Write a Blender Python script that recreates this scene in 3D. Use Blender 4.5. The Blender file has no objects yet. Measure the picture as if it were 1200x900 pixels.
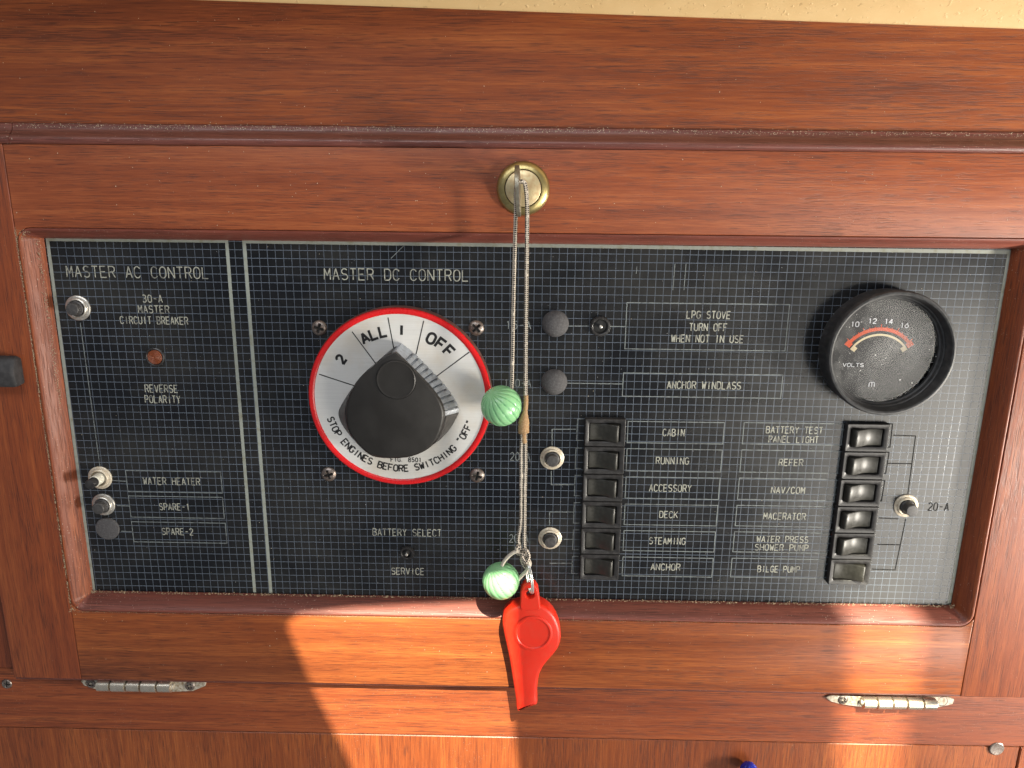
import bpy, bmesh, math, random
from mathutils import Vector, Matrix
random.seed(7)
PI = math.pi
S = bpy.context.scene
COL = S.collection

# ---------------------------------------------------------------- camera
# the panel's face is the plane y = 0 (facing -y); plan coordinates on it are
# millimetres: x right, y down from the face plate's top left corner, d out of it
F = 880.0
RC = ((0.9998314, -0.0100558, 0.0153616), (0.0134886, 0.9699327, -0.2429996), (-0.0124562, 0.2431659, 0.9699047))
CC = (337.103, -32.306, -532.485)
def V(x, y, d=0.0):
    return Vector(((x - 337.5) / 1000, -d / 1000, (137 - y) / 1000))
def pp(u, v, d=0.0):
    c = ((u - 600) / F, (v - 450) / F, 1.0)
    r = [sum(RC[k][i] * c[k] for k in range(3)) for i in range(3)]
    t = (-d - CC[2]) / r[2]
    return (CC[0] + t * r[0], CC[1] + t * r[1])
cam_d = bpy.data.cameras.new('camera')
cam = bpy.data.objects.new('camera', cam_d); COL.objects.link(cam)
def w3(a): return Vector((a[0], a[2], -a[1]))
rx, dn, fw = w3(RC[0]), w3(RC[1]), w3(RC[2])
m = Matrix((rx, -dn, -fw)).transposed().to_4x4()
m.translation = V(CC[0], CC[1], -CC[2])
cam.matrix_world = m
cam_d.sensor_width = 36; cam_d.lens = F / 1200 * 36
cam_d.clip_start = 0.02; cam_d.clip_end = 50
S.camera = cam

# ---------------------------------------------------------------- world, lamps, exposure
W = bpy.data.worlds.new('World'); S.world = W; W.use_nodes = True
bg = W.node_tree.nodes['Background']
bg.inputs[0].default_value = (0.90, 0.94, 1.0, 1); bg.inputs[1].default_value = 0.06
SUN = Vector((-0.16, 0.66, -0.80)).normalized()      # direction in which the sunlight travels
def lamp(name, kind, energy, color, loc, aim, **kw):
    l = bpy.data.lights.new(name, kind); l.energy = energy; l.color = color
    for k, v in kw.items(): setattr(l, k, v)
    o = bpy.data.objects.new(name, l); COL.objects.link(o)
    o.location = loc
    o.rotation_euler = (Vector(aim)).to_track_quat('-Z', 'Y').to_euler()
    return o
lamp('sun', 'SUN', 5.0, (1.0, 0.93, 0.72), (0, -1, 1), SUN, angle=math.radians(0.25))
A1 = Vector((0.86, -0.34, -0.20))
lamp('side_window_light', 'AREA', 3.3, (1.0, 0.93, 0.82), A1, Vector((0.36, 0, -0.03)) - A1, shape='RECTANGLE', size=0.07, size_y=0.20)
A2 = Vector((1.12, -1.25, -0.52))
lamp('panel_glare_light', 'AREA', 4.2, (1.0, 0.94, 0.84), A2, Vector((0.10, 0, 0.05)) - A2, shape='RECTANGLE', size=0.6, size_y=0.9)  # unseen lamp placed so its reflection makes the glare at the panel's right
A3 = Vector((-0.25, -0.80, 0.80))
lamp('metal_highlight_fill', 'AREA', 1.65, (0.92, 0.95, 1.0), A3, Vector((-0.10, 0, -0.02)) - A3, shape='RECTANGLE', size=1.0, size_y=0.30)  # unseen overhead fill added to put highlights on the metal parts
vs = S.view_settings
vs.view_transform = 'Standard'; vs.look = 'None'; vs.exposure = 1.95; vs.gamma = 1.0; vs.use_curve_mapping = False
S.render.engine = 'CYCLES'
S.cycles.max_bounces = 8; S.cycles.transparent_max_bounces = 12

# ---------------------------------------------------------------- materials
MATS = {}
class NT:
    def __init__(s, name):
        s.m = bpy.data.materials.new(name); s.m.use_nodes = True
        s.t = s.m.node_tree; s.b = s.t.nodes['Principled BSDF']; s.out = s.t.nodes['Material Output']
        s.tc = s.n('ShaderNodeTexCoord')
        MATS[name] = s.m
    def n(s, k): return s.t.nodes.new(k)
    def l(s, a, b): s.t.links.new(a, b)
    def set(s, **kw):
        for k, v in kw.items():
            s.b.inputs[k.replace('_', ' ')].default_value = v
    def mapping(s, scale, rot=(0, 0, 0), loc=(0, 0, 0), src='Object'):
        q = s.n('ShaderNodeMapping'); s.l(s.tc.outputs[src], q.inputs[0])
        q.inputs['Scale'].default_value = scale; q.inputs['Rotation'].default_value = rot; q.inputs['Location'].default_value = loc
        return q.outputs[0]
    def noise(s, vec, scale=1.0, detail=4, rough=0.55, dist=0.0):
        q = s.n('ShaderNodeTexNoise'); s.l(vec, q.inputs['Vector'])
        q.inputs['Scale'].default_value = scale; q.inputs['Detail'].default_value = detail
        q.inputs['Roughness'].default_value = rough; q.inputs['Distortion'].default_value = dist
        return q.outputs[0]
    def ramp(s, fac, stops):
        q = s.n('ShaderNodeValToRGB'); s.l(fac, q.inputs[0])
        e = q.color_ramp.elements
        while len(e) < len(stops): e.new(0.5)
        for i, (p, c) in enumerate(stops):
            e[i].position = p
            e[i].color = (c, c, c, 1) if isinstance(c, (int, float)) else (*c, 1)
        return q.outputs[0]
    def mix(s, fac, a, b, mode='MIX'):
        q = s.n('ShaderNodeMix'); q.data_type = 'RGBA'; q.blend_type = mode
        for i, x in ((0, fac), (6, a), (7, b)):
            if isinstance(x, (int, float)): q.inputs[i].default_value = x if i == 0 else (x, x, x, 1)
            elif isinstance(x, tuple): q.inputs[i].default_value = (*x, 1)
            else: s.l(x, q.inputs[i])
        return q.outputs[2]
    def math(s, op, a, b=0.0, c=0.0):
        q = s.n('ShaderNodeMath'); q.operation = op
        for i, x in enumerate((a, b, c)):
            if isinstance(x, (int, float)): q.inputs[i].default_value = x
            else: s.l(x, q.inputs[i])
        return q.outputs[0]
    def bump(s, h, dist, strength=1.0):
        q = s.n('ShaderNodeBump'); s.l(h, q.inputs['Height'])
        q.inputs['Distance'].default_value = dist; q.inputs['Strength'].default_value = strength
        s.l(q.outputs[0], s.b.inputs['Normal']); return q
def wood(name, cols, axis='X', seed=0.0, rough=(0.30, 0.48), warp=1.0, dust=0.25, tilt=0.0, pore=1.0, even=False):
    """varnished mahogany; axis is the direction of the grain"""
    s = NT(name)
    def sc(al, ac):
        return (al, ac, ac) if axis == 'X' else (ac, ac, al)
    rot = (0, tilt, 0); loc = (seed * 3.1, seed * 1.7, seed * 2.3)
    big = s.noise(s.mapping(sc(1.3, 26), rot, loc), 1.0, 4, 0.6, 1.2 * warp)
    fig = s.noise(s.mapping(sc(4.5, 190), rot, loc), 1.0, 6, 0.68, 0.7 * warp)
    fib = s.noise(s.mapping(sc(38, 1300), rot, loc), 1.0, 3, 0.65, 0.2)
    por = s.noise(s.mapping(sc(60, 1700), rot, (loc[0] + 5, 9, loc[2])), 1.0, 2, 0.5, 0.1)
    pmod = s.noise(s.mapping(sc(8, 45), rot, (loc[0] + 2, 4, loc[2])), 1.0, 2, 0.5)
    if even: big = s.noise(s.mapping((6, 6, 4), rot, loc), 1.0, 3, 0.5)
    f = s.math('MULTIPLY_ADD', big, 0.50, s.math('MULTIPLY_ADD', fig, 0.52, s.math('MULTIPLY', fib, 0.46)))
    c = s.ramp(f, [(0.47, cols[0]), (0.735, cols[1]), (1.0, cols[2])])
    pm = s.ramp(s.math('MULTIPLY_ADD', pmod, 0.34, por), [(0.715, 0.0), (0.81, 1.0)])
    c = s.mix(s.math('MULTIPLY', pm, 0.55 * pore), c, (0.045, 0.013, 0.008))
    # scuffs and settled dust
    d1 = s.noise(s.mapping((900, 900, 900)), 1.0, 1, 0.5)
    d2 = s.noise(s.mapping((14, 14, 14), (0, 0, 0), (seed, 3, 1)), 1.0, 3, 0.6)
    dm = s.math('MULTIPLY', s.ramp(d1, [(0.70, 0.0), (0.76, 1.0)]), s.ramp(d2, [(0.42, 0.15), (0.66, 1.0)]))
    c = s.mix(s.math('MULTIPLY', dm, dust), c, (0.46, 0.38, 0.30))
    s.l(c, s.b.inputs['Base Color'])
    r = s.math('MULTIPLY_ADD', d2, (rough[1] - rough[0]) * 1.6, rough[0] - 0.25 * (rough[1] - rough[0]))
    r = s.math('ADD', r, s.math('MULTIPLY', pm, 0.15))
    s.l(r, s.b.inputs['Roughness'])
    h = s.math('SUBTRACT', s.math('MULTIPLY', fib, 0.5), pm)
    s.bump(h, 0.00006, 0.6)
    s.set(IOR=1.45)
    return s.m
RED = ((0.082, 0.017, 0.008), (0.200, 0.046, 0.015), (0.35, 0.098, 0.028))
MID = ((0.085, 0.018, 0.008), (0.215, 0.053, 0.015), (0.37, 0.112, 0.028))
PNK = ((0.095, 0.020, 0.010), (0.230, 0.058, 0.021), (0.40, 0.125, 0.042))
wood('mahogany_top_board', MID, seed=1.3, warp=1.6)
wood('mahogany_top_rail', PNK, seed=2.9)
wood('mahogany_bottom_rail', ((0.090, 0.019, 0.008), (0.225, 0.057, 0.016), (0.42, 0.130, 0.032)), seed=5.2, rough=(0.26, 0.42))
wood('mahogany_stile', RED, axis='Z', seed=7.7, warp=0.8, tilt=0.06)
wood('mahogany_lower_rail', RED, seed=9.4)
wood('mahogany_plywood', MID, axis='Z', seed=11.2, warp=2.0, tilt=0.12, even=True)
wood('mahogany_moulding', ((0.070, 0.020, 0.015), (0.165, 0.045, 0.030), (0.28, 0.085, 0.055)), seed=13.0, rough=(0.34, 0.55), dust=0.9)
wood('mahogany_side_moulding', RED, axis='Z', seed=15.0, rough=(0.32, 0.55), dust=0.8)
wood('mahogany_cornice', ((0.060, 0.020, 0.017), (0.13, 0.042, 0.033), (0.22, 0.080, 0.058)), seed=17.0, rough=(0.24, 0.4), dust=1.0)

def simple(name, color, rough=0.5, metal=0.0, noise=0.0, nscale=300, bump=0.0, bscale=800, spec=None, worn=None):
    s = NT(name)
    s.set(Base_Color=(*color, 1), Roughness=rough, Metallic=metal)
    if spec is not None: s.b.inputs['Specular IOR Level'].default_value = spec
    if noise or worn:
        nn = s.noise(s.mapping((nscale,) * 3), 1.0, 4, 0.6)
        wc = worn or tuple(min(1, c * 1.8 + 0.02) for c in color)
        c = s.mix(s.ramp(nn, [(0.42, 0.0), (0.68, noise or 1.0)]), color, wc)
        s.l(c, s.b.inputs['Base Color'])
        s.l(s.math('MULTIPLY_ADD', nn, 0.3, rough - 0.12), s.b.inputs['Roughness'])
    if bump:
        s.bump(s.noise(s.mapping((bscale,) * 3), 1.0, 2, 0.5), bump, 1.0)
    return s.m
simple('black_rubber', (0.022, 0.021, 0.022), 0.62, noise=0.5, nscale=260, bump=0.0001)
simple('black_plastic', (0.017, 0.016, 0.016), 0.36, noise=0.5, nscale=220, bump=0.00002, bscale=2500)
simple('button_plastic', (0.040, 0.038, 0.038), 0.5, noise=0.6, nscale=500)
simple('rocker_plastic', (0.026, 0.025, 0.021), 0.36, noise=0.3, nscale=300, spec=0.35)
simple('knob_plastic', (0.012, 0.0105, 0.009), 0.46, noise=0.15, nscale=60, bump=0.00002, bscale=2200)
simple('boot_rubber', (0.055, 0.053, 0.055), 0.75, noise=0.7, nscale=900, bump=0.0003, bscale=1500)
simple('bezel_plastic', (0.020, 0.021, 0.023), 0.5, noise=0.35, nscale=300, bump=0.00003, bscale=1500, worn=(0.09, 0.09, 0.09))
simple('nickel_nut', (0.62, 0.60, 0.55), 0.32, 0.75, noise=0.6, nscale=500, worn=(0.30, 0.24, 0.17))
simple('cream_nut', (0.62, 0.56, 0.45), 0.42, 0.25, noise=0.7, nscale=600, worn=(0.36, 0.27, 0.17))
simple('white_plastic', (0.72, 0.70, 0.60), 0.4)
simple('rusty_screw', (0.24, 0.21, 0.19), 0.36, 0.7, noise=0.9, nscale=900, worn=(0.11, 0.065, 0.045), bump=0.0001)
simple('hinge_steel', (0.66, 0.60, 0.50), 0.26, 0.88, noise=0.3, nscale=350, worn=(0.25, 0.19, 0.13))
simple('hinge_leaf_steel', (0.50, 0.46, 0.38), 0.45, 0.3, noise=1.0, nscale=500, worn=(0.24, 0.17, 0.10), bump=0.0001)
simple('brass', (0.42, 0.34, 0.15), 0.30, 0.9, noise=0.7, nscale=220, worn=(0.22, 0.17, 0.07), bump=0.00003, bscale=900)
simple('brass_face', (0.55, 0.46, 0.27), 0.38, 0.65, noise=0.8, nscale=260, worn=(0.42, 0.27, 0.14), bump=0.00004, bscale=700)
simple('dark_groove', (0.008, 0.007, 0.006), 0.7)
simple('key_steel', (0.25, 0.235, 0.19), 0.36, 0.7, noise=0.7, nscale=500, worn=(0.13, 0.10, 0.06))
simple('wire_steel', (0.70, 0.69, 0.66), 0.25, 0.7)
simple('red_enamel', (0.62, 0.012, 0.014), 0.24, noise=0.4, nscale=120, worn=(0.45, 0.008, 0.010))
simple('black_print', (0.010, 0.009, 0.009), 0.5)
simple('lens_red', (0.16, 0.036, 0.008), 0.55)
simple('blue_glass', (0.010, 0.022, 0.30), 0.06)
simple('seam_shadow_gap', (0.010, 0.006, 0.004), 0.9)
simple('gauge_orange', (0.75, 0.10, 0.025), 0.6)
simple('gauge_cream', (0.78, 0.66, 0.42), 0.6)
simple('gauge_white', (0.72, 0.74, 0.78), 0.6)
simple('whipping_twine', (0.30, 0.17, 0.075), 0.8, noise=0.8, nscale=900, bump=0.0003, bscale=1600, worn=(0.42, 0.30, 0.17))
simple('dust', (0.50, 0.42, 0.31), 0.9)
simple('crud', (0.36, 0.28, 0.18), 0.95, noise=0.8, nscale=900, worn=(0.16, 0.09, 0.05))
simple('dark_switch_bore', (0.006, 0.006, 0.006), 0.6)
simple('body_bakelite', (0.10, 0.045, 0.035), 0.5, noise=0.6, nscale=200)
# red whistle: waxy plastic
s = NT('whistle_plastic'); s.set(Base_Color=(0.72, 0.020, 0.008, 1), Roughness=0.42)
s.b.inputs['Subsurface Weight'].default_value = 0.25; s.b.inputs['Subsurface Radius'].default_value = (0.004, 0.0008, 0.0004); s.b.inputs['Subsurface Scale'].default_value = 1.0
s.l(s.mix(s.ramp(s.noise(s.mapping((160,) * 3), 1, 3), [(0.45, 0.0), (0.75, 0.5)]), (0.62, 0.022, 0.006), (0.56, 0.040, 0.018)), s.b.inputs['Base Color'])
# mint bead
s = NT('mint_bead'); s.set(Base_Color=(0.30, 0.66, 0.36, 1), Roughness=0.24)
s.b.inputs['Subsurface Weight'].default_value = 0.2; s.b.inputs['Subsurface Radius'].default_value = (0.003, 0.004, 0.003); s.b.inputs['Subsurface Scale'].default_value = 1.0
at_ = s.n('ShaderNodeAttribute'); at_.attribute_name = 'groove'
s.l(s.mix(at_.outputs['Fac'], (0.24, 0.50, 0.25), (0.06, 0.24, 0.10)), s.b.inputs['Base Color'])
# braided cord: light yarn with black flecks, laid along the tube's own UVs (u round, v along in mm)
s = NT('braided_cord'); s.set(Roughness=0.8)
sep = s.n('ShaderNodeSeparateXYZ'); s.l(s.tc.outputs['UV'], sep.inputs[0])
u, v = sep.outputs[0], sep.outputs[1]
a = s.math('SINE', s.math('MULTIPLY_ADD', u, 2 * PI * 2, s.math('MULTIPLY', v, 2.3)))
b = s.math('SINE', s.math('MULTIPLY_ADD', u, 2 * PI * 2, s.math('MULTIPLY', v, -2.3)))
ab = s.math('MULTIPLY', a, b)
nz = s.noise(s.mapping((260,) * 3), 1, 3)
fleck = s.math('MULTIPLY', s.ramp(ab, [(-0.05 + 0.05, 0.0), (0.16, 1.0)]), s.ramp(nz, [(0.34, 0.0), (0.44, 1.0)]))
c = s.mix(fleck, s.mix(nz, (0.60, 0.54, 0.45), (0.42, 0.36, 0.29)), (0.020, 0.018, 0.016))
s.l(c, s.b.inputs['Base Color']); s.bump(ab, 0.0002, 1.0)
s = NT('pale_cord'); s.set(Roughness=0.8)
sep = s.n('ShaderNodeSeparateXYZ'); s.l(s.tc.outputs['UV'], sep.inputs[0])
a = s.math('SINE', s.math('MULTIPLY_ADD', sep.outputs[0], 2 * PI * 3, s.math('MULTIPLY', sep.outputs[1], 3.6)))
b = s.math('SINE', s.math('MULTIPLY_ADD', sep.outputs[0], 2 * PI * 3, s.math('MULTIPLY', sep.outputs[1], -3.6)))
ab = s.math('MULTIPLY', a, b)
s.l(s.mix(s.ramp(ab, [(0.3, 0.0), (0.9, 0.6)]), (0.66, 0.60, 0.50), (0.28, 0.24, 0.20)), s.b.inputs['Base Color']); s.bump(ab, 0.00025, 1.0)
# brushed dial
s = NT('brushed_aluminium'); s.set(Metallic=0.3, Roughness=0.38)
br = s.noise(s.mapping((26, 1, 2600)), 1, 3, 0.6)
st = s.noise(s.mapping((30, 30, 30)), 1, 4, 0.6)
c = s.mix(br, (0.60, 0.595, 0.57), (0.88, 0.87, 0.83)); c = s.mix(s.ramp(st, [(0.45, 0.0), (0.75, 0.5)]), c, (0.62, 0.50, 0.33))
s.l(c, s.b.inputs['Base Color']); s.bump(br, 0.00003, 0.6)
simple('sky_grey_grip', (0.42, 0.46, 0.52), 0.30, 0.85, noise=0.5, nscale=300, worn=(0.22, 0.22, 0.22))  # sky reflection on the knob's flanks put into a bluish grey colour
# cream painted deckhead
s = NT('cream_paint'); s.set(Roughness=0.5)
n1 = s.noise(s.mapping((260, 260, 260)), 1, 2, 0.5); n2 = s.noise(s.mapping((60, 60, 60)), 1, 2)
s.l(s.mix(s.ramp(n1, [(0.25, 0.4), (0.32, 0.0)]), s.mix(n2, (0.54, 0.37, 0.17), (0.62, 0.45, 0.23)), (0.26, 0.18, 0.08)), s.b.inputs['Base Color'])
s.bump(s.math('ADD', s.ramp(n1, [(0.63, 0.0), (0.74, 1.0)]), s.math('MULTIPLY', s.ramp(n1, [(0.24, 0.0), (0.34, 1.0)]), 0.5)), 0.0004, 0.6)
# engraved laminate face plate with its ruled grid
s = NT('gridded_laminate')
sep = s.n('ShaderNodeSeparateXYZ'); s.l(s.tc.outputs['Object'], sep.inputs[0])
def rule(sock, origin, pitch, half):
    q = s.math('MULTIPLY', s.math('SUBTRACT', sock, origin), 1 / pitch)
    q = s.math('ABSOLUTE', s.math('SUBTRACT', s.math('FRACT', s.math('ADD', q, 0.5)), 0.5))
    mr = s.n('ShaderNodeMapRange'); s.l(q, mr.inputs[0])
    mr.inputs[1].default_value = (half * 1.25) / pitch; mr.inputs[2].default_value = (half * 0.75) / pitch
    return mr.outputs[0]
gx = rule(sep.outputs[0], (2.9 - 337.5) / 1000, 0.005707, 0.00021)
gy = rule(sep.outputs[2], (137 - 6.5) / 1000, 0.005722, 0.00023)
wearn = s.noise(s.mapping((18, 18, 18)), 1, 4, 0.6)
fine = s.noise(s.mapping((420, 420, 420)), 1, 2, 0.5)
film = s.noise(s.mapping((9, 9, 14), (0, 0, 0), (3, 1, 8)), 1, 5, 0.65)
base = s.mix(s.ramp(film, [(0.40, 0.0), (0.72, 1.0)]), (0.0025, 0.003, 0.0045), (0.024, 0.023, 0.021))
g = s.math('MULTIPLY', s.math('MAXIMUM', s.math('MULTIPLY', gx, 0.85), gy), s.ramp(wearn, [(0.30, 0.62), (0.62, 1.0)]))
c = s.mix(g, base, (0.100, 0.122, 0.155))
specks = s.math('MULTIPLY', s.ramp(s.noise(s.mapping((700, 700, 700)), 1, 1), [(0.785, 0.0), (0.80, 1.0)]), 0.6)
c = s.mix(specks, c, (0.55, 0.55, 0.55))
s.l(c, s.b.inputs['Base Color'])
s.l(s.math('MULTIPLY_ADD', film, 0.22, 0.15), s.b.inputs['Roughness']); s.b.inputs['Specular IOR Level'].default_value = 0.5
s.b.inputs['Sheen Weight'].default_value = 0.0; s.b.inputs['Sheen Roughness'].default_value = 0.4; s.b.inputs['Sheen Tint'].default_value = (1, 0.93, 0.8, 1)
s.bump(s.math('SUBTRACT', s.math('MULTIPLY', fine, 0.25), g), 0.00004, 0.6)
# engraved lettering, worn
def engraved(name, col, worn, lo=0.50, hi=0.62):
    s = NT(name); s.set(Roughness=0.55)
    n = s.noise(s.mapping((170, 170, 170)), 1, 3, 0.6)
    s.l(s.mix(s.ramp(n, [(lo, 0.0), (hi, 0.75)]), col, worn), s.b.inputs['Base Color'])
engraved('engraved_white', (0.31, 0.31, 0.26), (0.085, 0.085, 0.08), 0.48, 0.62)
engraved('engraved_grey', (0.16, 0.18, 0.18), (0.05, 0.05, 0.055), 0.48, 0.66)
engraved('engraved_glare_dark', (0.010, 0.010, 0.010), (0.035, 0.035, 0.033), 0.45, 0.7)  # light print painted dark, the way it reads against the panel's glare
MATS['engraved_glare_dark'].node_tree.nodes['Principled BSDF'].inputs['Specular IOR Level'].default_value = 0.05
engraved('silver_border', (0.25, 0.27, 0.24), (0.18, 0.17, 0.11), 0.5, 0.7)
# gauge glass: clear, faintly dusty
s = NT('gauge_glass')
tr = s.n('ShaderNodeBsdfTransparent'); gl = s.n('ShaderNodeBsdfGlossy'); gl.inputs['Roughness'].default_value = 0.12
df = s.n('ShaderNodeBsdfDiffuse'); df.inputs[0].default_value = (0.55, 0.55, 0.53, 1)
fr = s.n('ShaderNodeFresnel'); fr.inputs[0].default_value = 1.5
m1 = s.n('ShaderNodeMixShader'); s.l(s.math('MULTIPLY', fr.outputs[0], 0.6), m1.inputs[0]); s.l(tr.outputs[0], m1.inputs[1]); s.l(gl.outputs[0], m1.inputs[2])
m2 = s.n('ShaderNodeMixShader')
dn_ = s.noise(s.mapping((60, 60, 60)), 1, 5, 0.7); ds_ = s.noise(s.mapping((560,) * 3), 1, 1)
s.l(s.math('ADD', s.ramp(dn_, [(0.45, 0.0), (0.68, 0.16)]), s.math('MULTIPLY', s.ramp(ds_, [(0.745, 0.0), (0.76, 1.0)]), 0.7)), m2.inputs[0])
s.l(m1.outputs[0], m2.inputs[1]); s.l(df.outputs[0], m2.inputs[2]); s.l(m2.outputs[0], s.out.inputs[0])

# ---------------------------------------------------------------- mesh helpers
ORG = {}
def empty(name, loc, label=None, cat=None, group=None, kind=None):
    o = bpy.data.objects.new(name, None); COL.objects.link(o); o.location = loc
    o.empty_display_size = 0.01; ORG[o.name] = Vector(loc)
    tag(o, label, cat, group, kind); return o
def tag(o, label=None, cat=None, group=None, kind=None):
    if label: o['label'] = label
    if cat: o['category'] = cat
    if group: o['group'] = group
    if kind: o['kind'] = kind
    return o
class MB:
    """collects vertices (plan mm) and faces"""
    def __init__(s): s.v = []; s.f = []; s.uv = {}
    def loop(s, pts):
        i = len(s.v); s.v += [V(*p) for p in pts]; return list(range(i, i + len(pts)))
    def bridge(s, a, b, closed=True):
        n = len(a)
        for k in range(n if closed else n - 1):
            s.f.append((a[k], a[(k + 1) % n], b[(k + 1) % n], b[k]))
    def cap(s, a): s.f.append(tuple(a))
    def loft(s, loops, cap0=False, cap1=True, closed=True):
        L = [s.loop(p) for p in loops]
        for i in range(len(L) - 1): s.bridge(L[i], L[i + 1], closed)
        if cap0: s.cap(L[0])
        if cap1: s.cap(L[-1])
        return L
    def build(s, name, mat, parent=None, loc=None, sharp=35, label=None, flat=False, uv=False, kind=None):
        org = ORG[parent.name] if parent else (Vector(loc) if loc else sum(s.v, Vector()) / len(s.v))
        me = bpy.data.meshes.new(name)
        me.from_pydata([tuple(v - org) for v in s.v], [], s.f)
        bm = bmesh.new(); bm.from_mesh(me)
        if s.uv:
            ul = bm.loops.layers.uv.new('UVMap')
            bm.verts.ensure_lookup_table()
            for fc in bm.faces:
                us = [s.uv[l.vert.index] for l in fc.loops]
                mx = max(q[0] for q in us)
                for l, q in zip(fc.loops, us):
                    uu = q[0] + (1.0 if (mx > 0.8 and q[0] < 0.2) else 0.0)
                    l[ul].uv = (uu, q[1])
        bmesh.ops.recalc_face_normals(bm, faces=bm.faces)
        for e in bm.edges:
            e.smooth = (len(e.link_faces) == 2 and e.calc_face_angle(0) < math.radians(sharp))
        for fc in bm.faces: fc.smooth = not flat
        bm.to_mesh(me); bm.free()
        me.materials.append(MATS[mat])
        o = bpy.data.objects.new(name, me); COL.objects.link(o)
        if parent: o.parent = parent
        else: o.location = org
        ORG[o.name] = org
        if label: o['label'] = label
        if kind: o['kind'] = kind
        return o
def offset(poly, r):
    """shrink a closed outline (x, y) by r"""
    n = len(poly)
    ar = sum(poly[i][0] * poly[(i + 1) % n][1] - poly[(i + 1) % n][0] * poly[i][1] for i in range(n))
    sg = 1 if ar > 0 else -1
    out = []
    for i in range(n):
        p0, p1, p2 = poly[i - 1], poly[i], poly[(i + 1) % n]
        def nrm(a, b):
            dx, dy = b[0] - a[0], b[1] - a[1]; l = math.hypot(dx, dy) or 1e-9
            return (-dy / l * sg, dx / l * sg)
        n1, n2 = nrm(p0, p1), nrm(p1, p2)
        bx, by = n1[0] + n2[0], n1[1] + n2[1]
        q = bx * n1[0] + by * n1[1]
        k = r / max(q, 0.35)
        out.append((p1[0] + bx * k, p1[1] + by * k))
    return out
def slab(poly, prof, mb=None, cap0=False):
    """outline lofted through (inset, depth) pairs"""
    mb = mb or MB()
    mb.loft([[(x, y, d) for x, y in (offset(poly, r) if r else poly)] for r, d in prof], cap0=cap0)
    return mb
def rrect(x0, y0, x1, y1, r, n=4):
    pts = []
    for cx, cy, a0 in ((x1 - r, y0 + r, -90), (x1 - r, y1 - r, 0), (x0 + r, y1 - r, 90), (x0 + r, y0 + r, 180)):
        for k in range(n + 1):
            a = math.radians(a0 + 90 * k / n); pts.append((cx + r * math.cos(a), cy + r * math.sin(a)))
    return pts
def circ(cx, cy, r, d, n=48, ph=0.0):
    return [(cx + r * math.cos(2 * PI * k / n + ph), cy + r * math.sin(2 * PI * k / n + ph), d) for k in range(n)]
def lathe(cx, cy, prof, n=48, mb=None, cap0=False, cap1=True):
    mb = mb or MB(); mb.loft([circ(cx, cy, r, d, n) for r, d in prof], cap0, cap1); return mb
def tube(path, r, n=10, mb=None, caps=True, uvs=True):
    """path: plan points (x, y, d); r number or list"""
    mb = mb or MB(); P = [Vector(p) for p in path]
    up = Vector((0.13, 0.21, 1)).normalized(); L = []; dist = 0
    for i, p in enumerate(P):
        t = (P[min(i + 1, len(P) - 1)] - P[max(i - 1, 0)]).normalized()
        if i == 0:
            sd = t.cross(up).normalized()
        else:
            sd = (sd - t * sd.dot(t)).normalized(); dist += (P[i] - P[i - 1]).length
        bn = t.cross(sd)
        rr = r[i] if isinstance(r, (list, tuple)) else r
        pts = [tuple(p + (sd * math.cos(2 * PI * k / n) + bn * math.sin(2 * PI * k / n)) * rr) for k in range(n)]
        lp = mb.loop(pts)
        if uvs:
            for k, ix in enumerate(lp): mb.uv[ix] = (k / n, dist)
        L.append(lp)
    for i in range(len(L) - 1): mb.bridge(L[i], L[i + 1])
    if caps: mb.cap(L[0]); mb.cap(L[-1])
    return mb
def smooth(path, k=8):
    """Catmull-Rom through plan points"""
    P = [Vector(p) for p in path]; P = [2 * P[0] - P[1]] + P + [2 * P[-1] - P[-2]]; out = []
    for i in range(1, len(P) - 2):
        a, b, c, d = P[i - 1:i + 3]
        for j in range(k):
            t = j / k
            out.append(tuple(0.5 * ((2 * b) + (c - a) * t + (2 * a - 5 * b + 4 * c - d) * t * t + (3 * b - a - 3 * c + d) * t ** 3)))
    out.append(tuple(P[-2])); return out
def ribbon(mb, pts, w, d, closed=False):
    """flat mitred stroke on the plane at depth d"""
    n = len(pts); L = []; R = []
    for i in range(n):
        a = pts[i - 1] if (i or closed) else None
        c = pts[(i + 1) % n] if (i < n - 1 or closed) else None
        b = pts[i]
        def nn(p, q):
            dx, dy = q[0] - p[0], q[1] - p[1]; l = math.hypot(dx, dy) or 1e-9; return (-dy / l, dx / l)
        n1 = nn(a, b) if a else nn(b, c); n2 = nn(b, c) if c else n1
        bx, by = n1[0] + n2[0], n1[1] + n2[1]; q = bx * n1[0] + by * n1[1]; k = (w / 2) / max(q, 0.5)
        ex = 0
        L.append((b[0] + bx * k, b[1] + by * k, d)); R.append((b[0] - bx * k, b[1] - by * k, d))
    a = mb.loop(L); b = mb.loop(R); mb.bridge(a, b, closed); return mb

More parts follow.
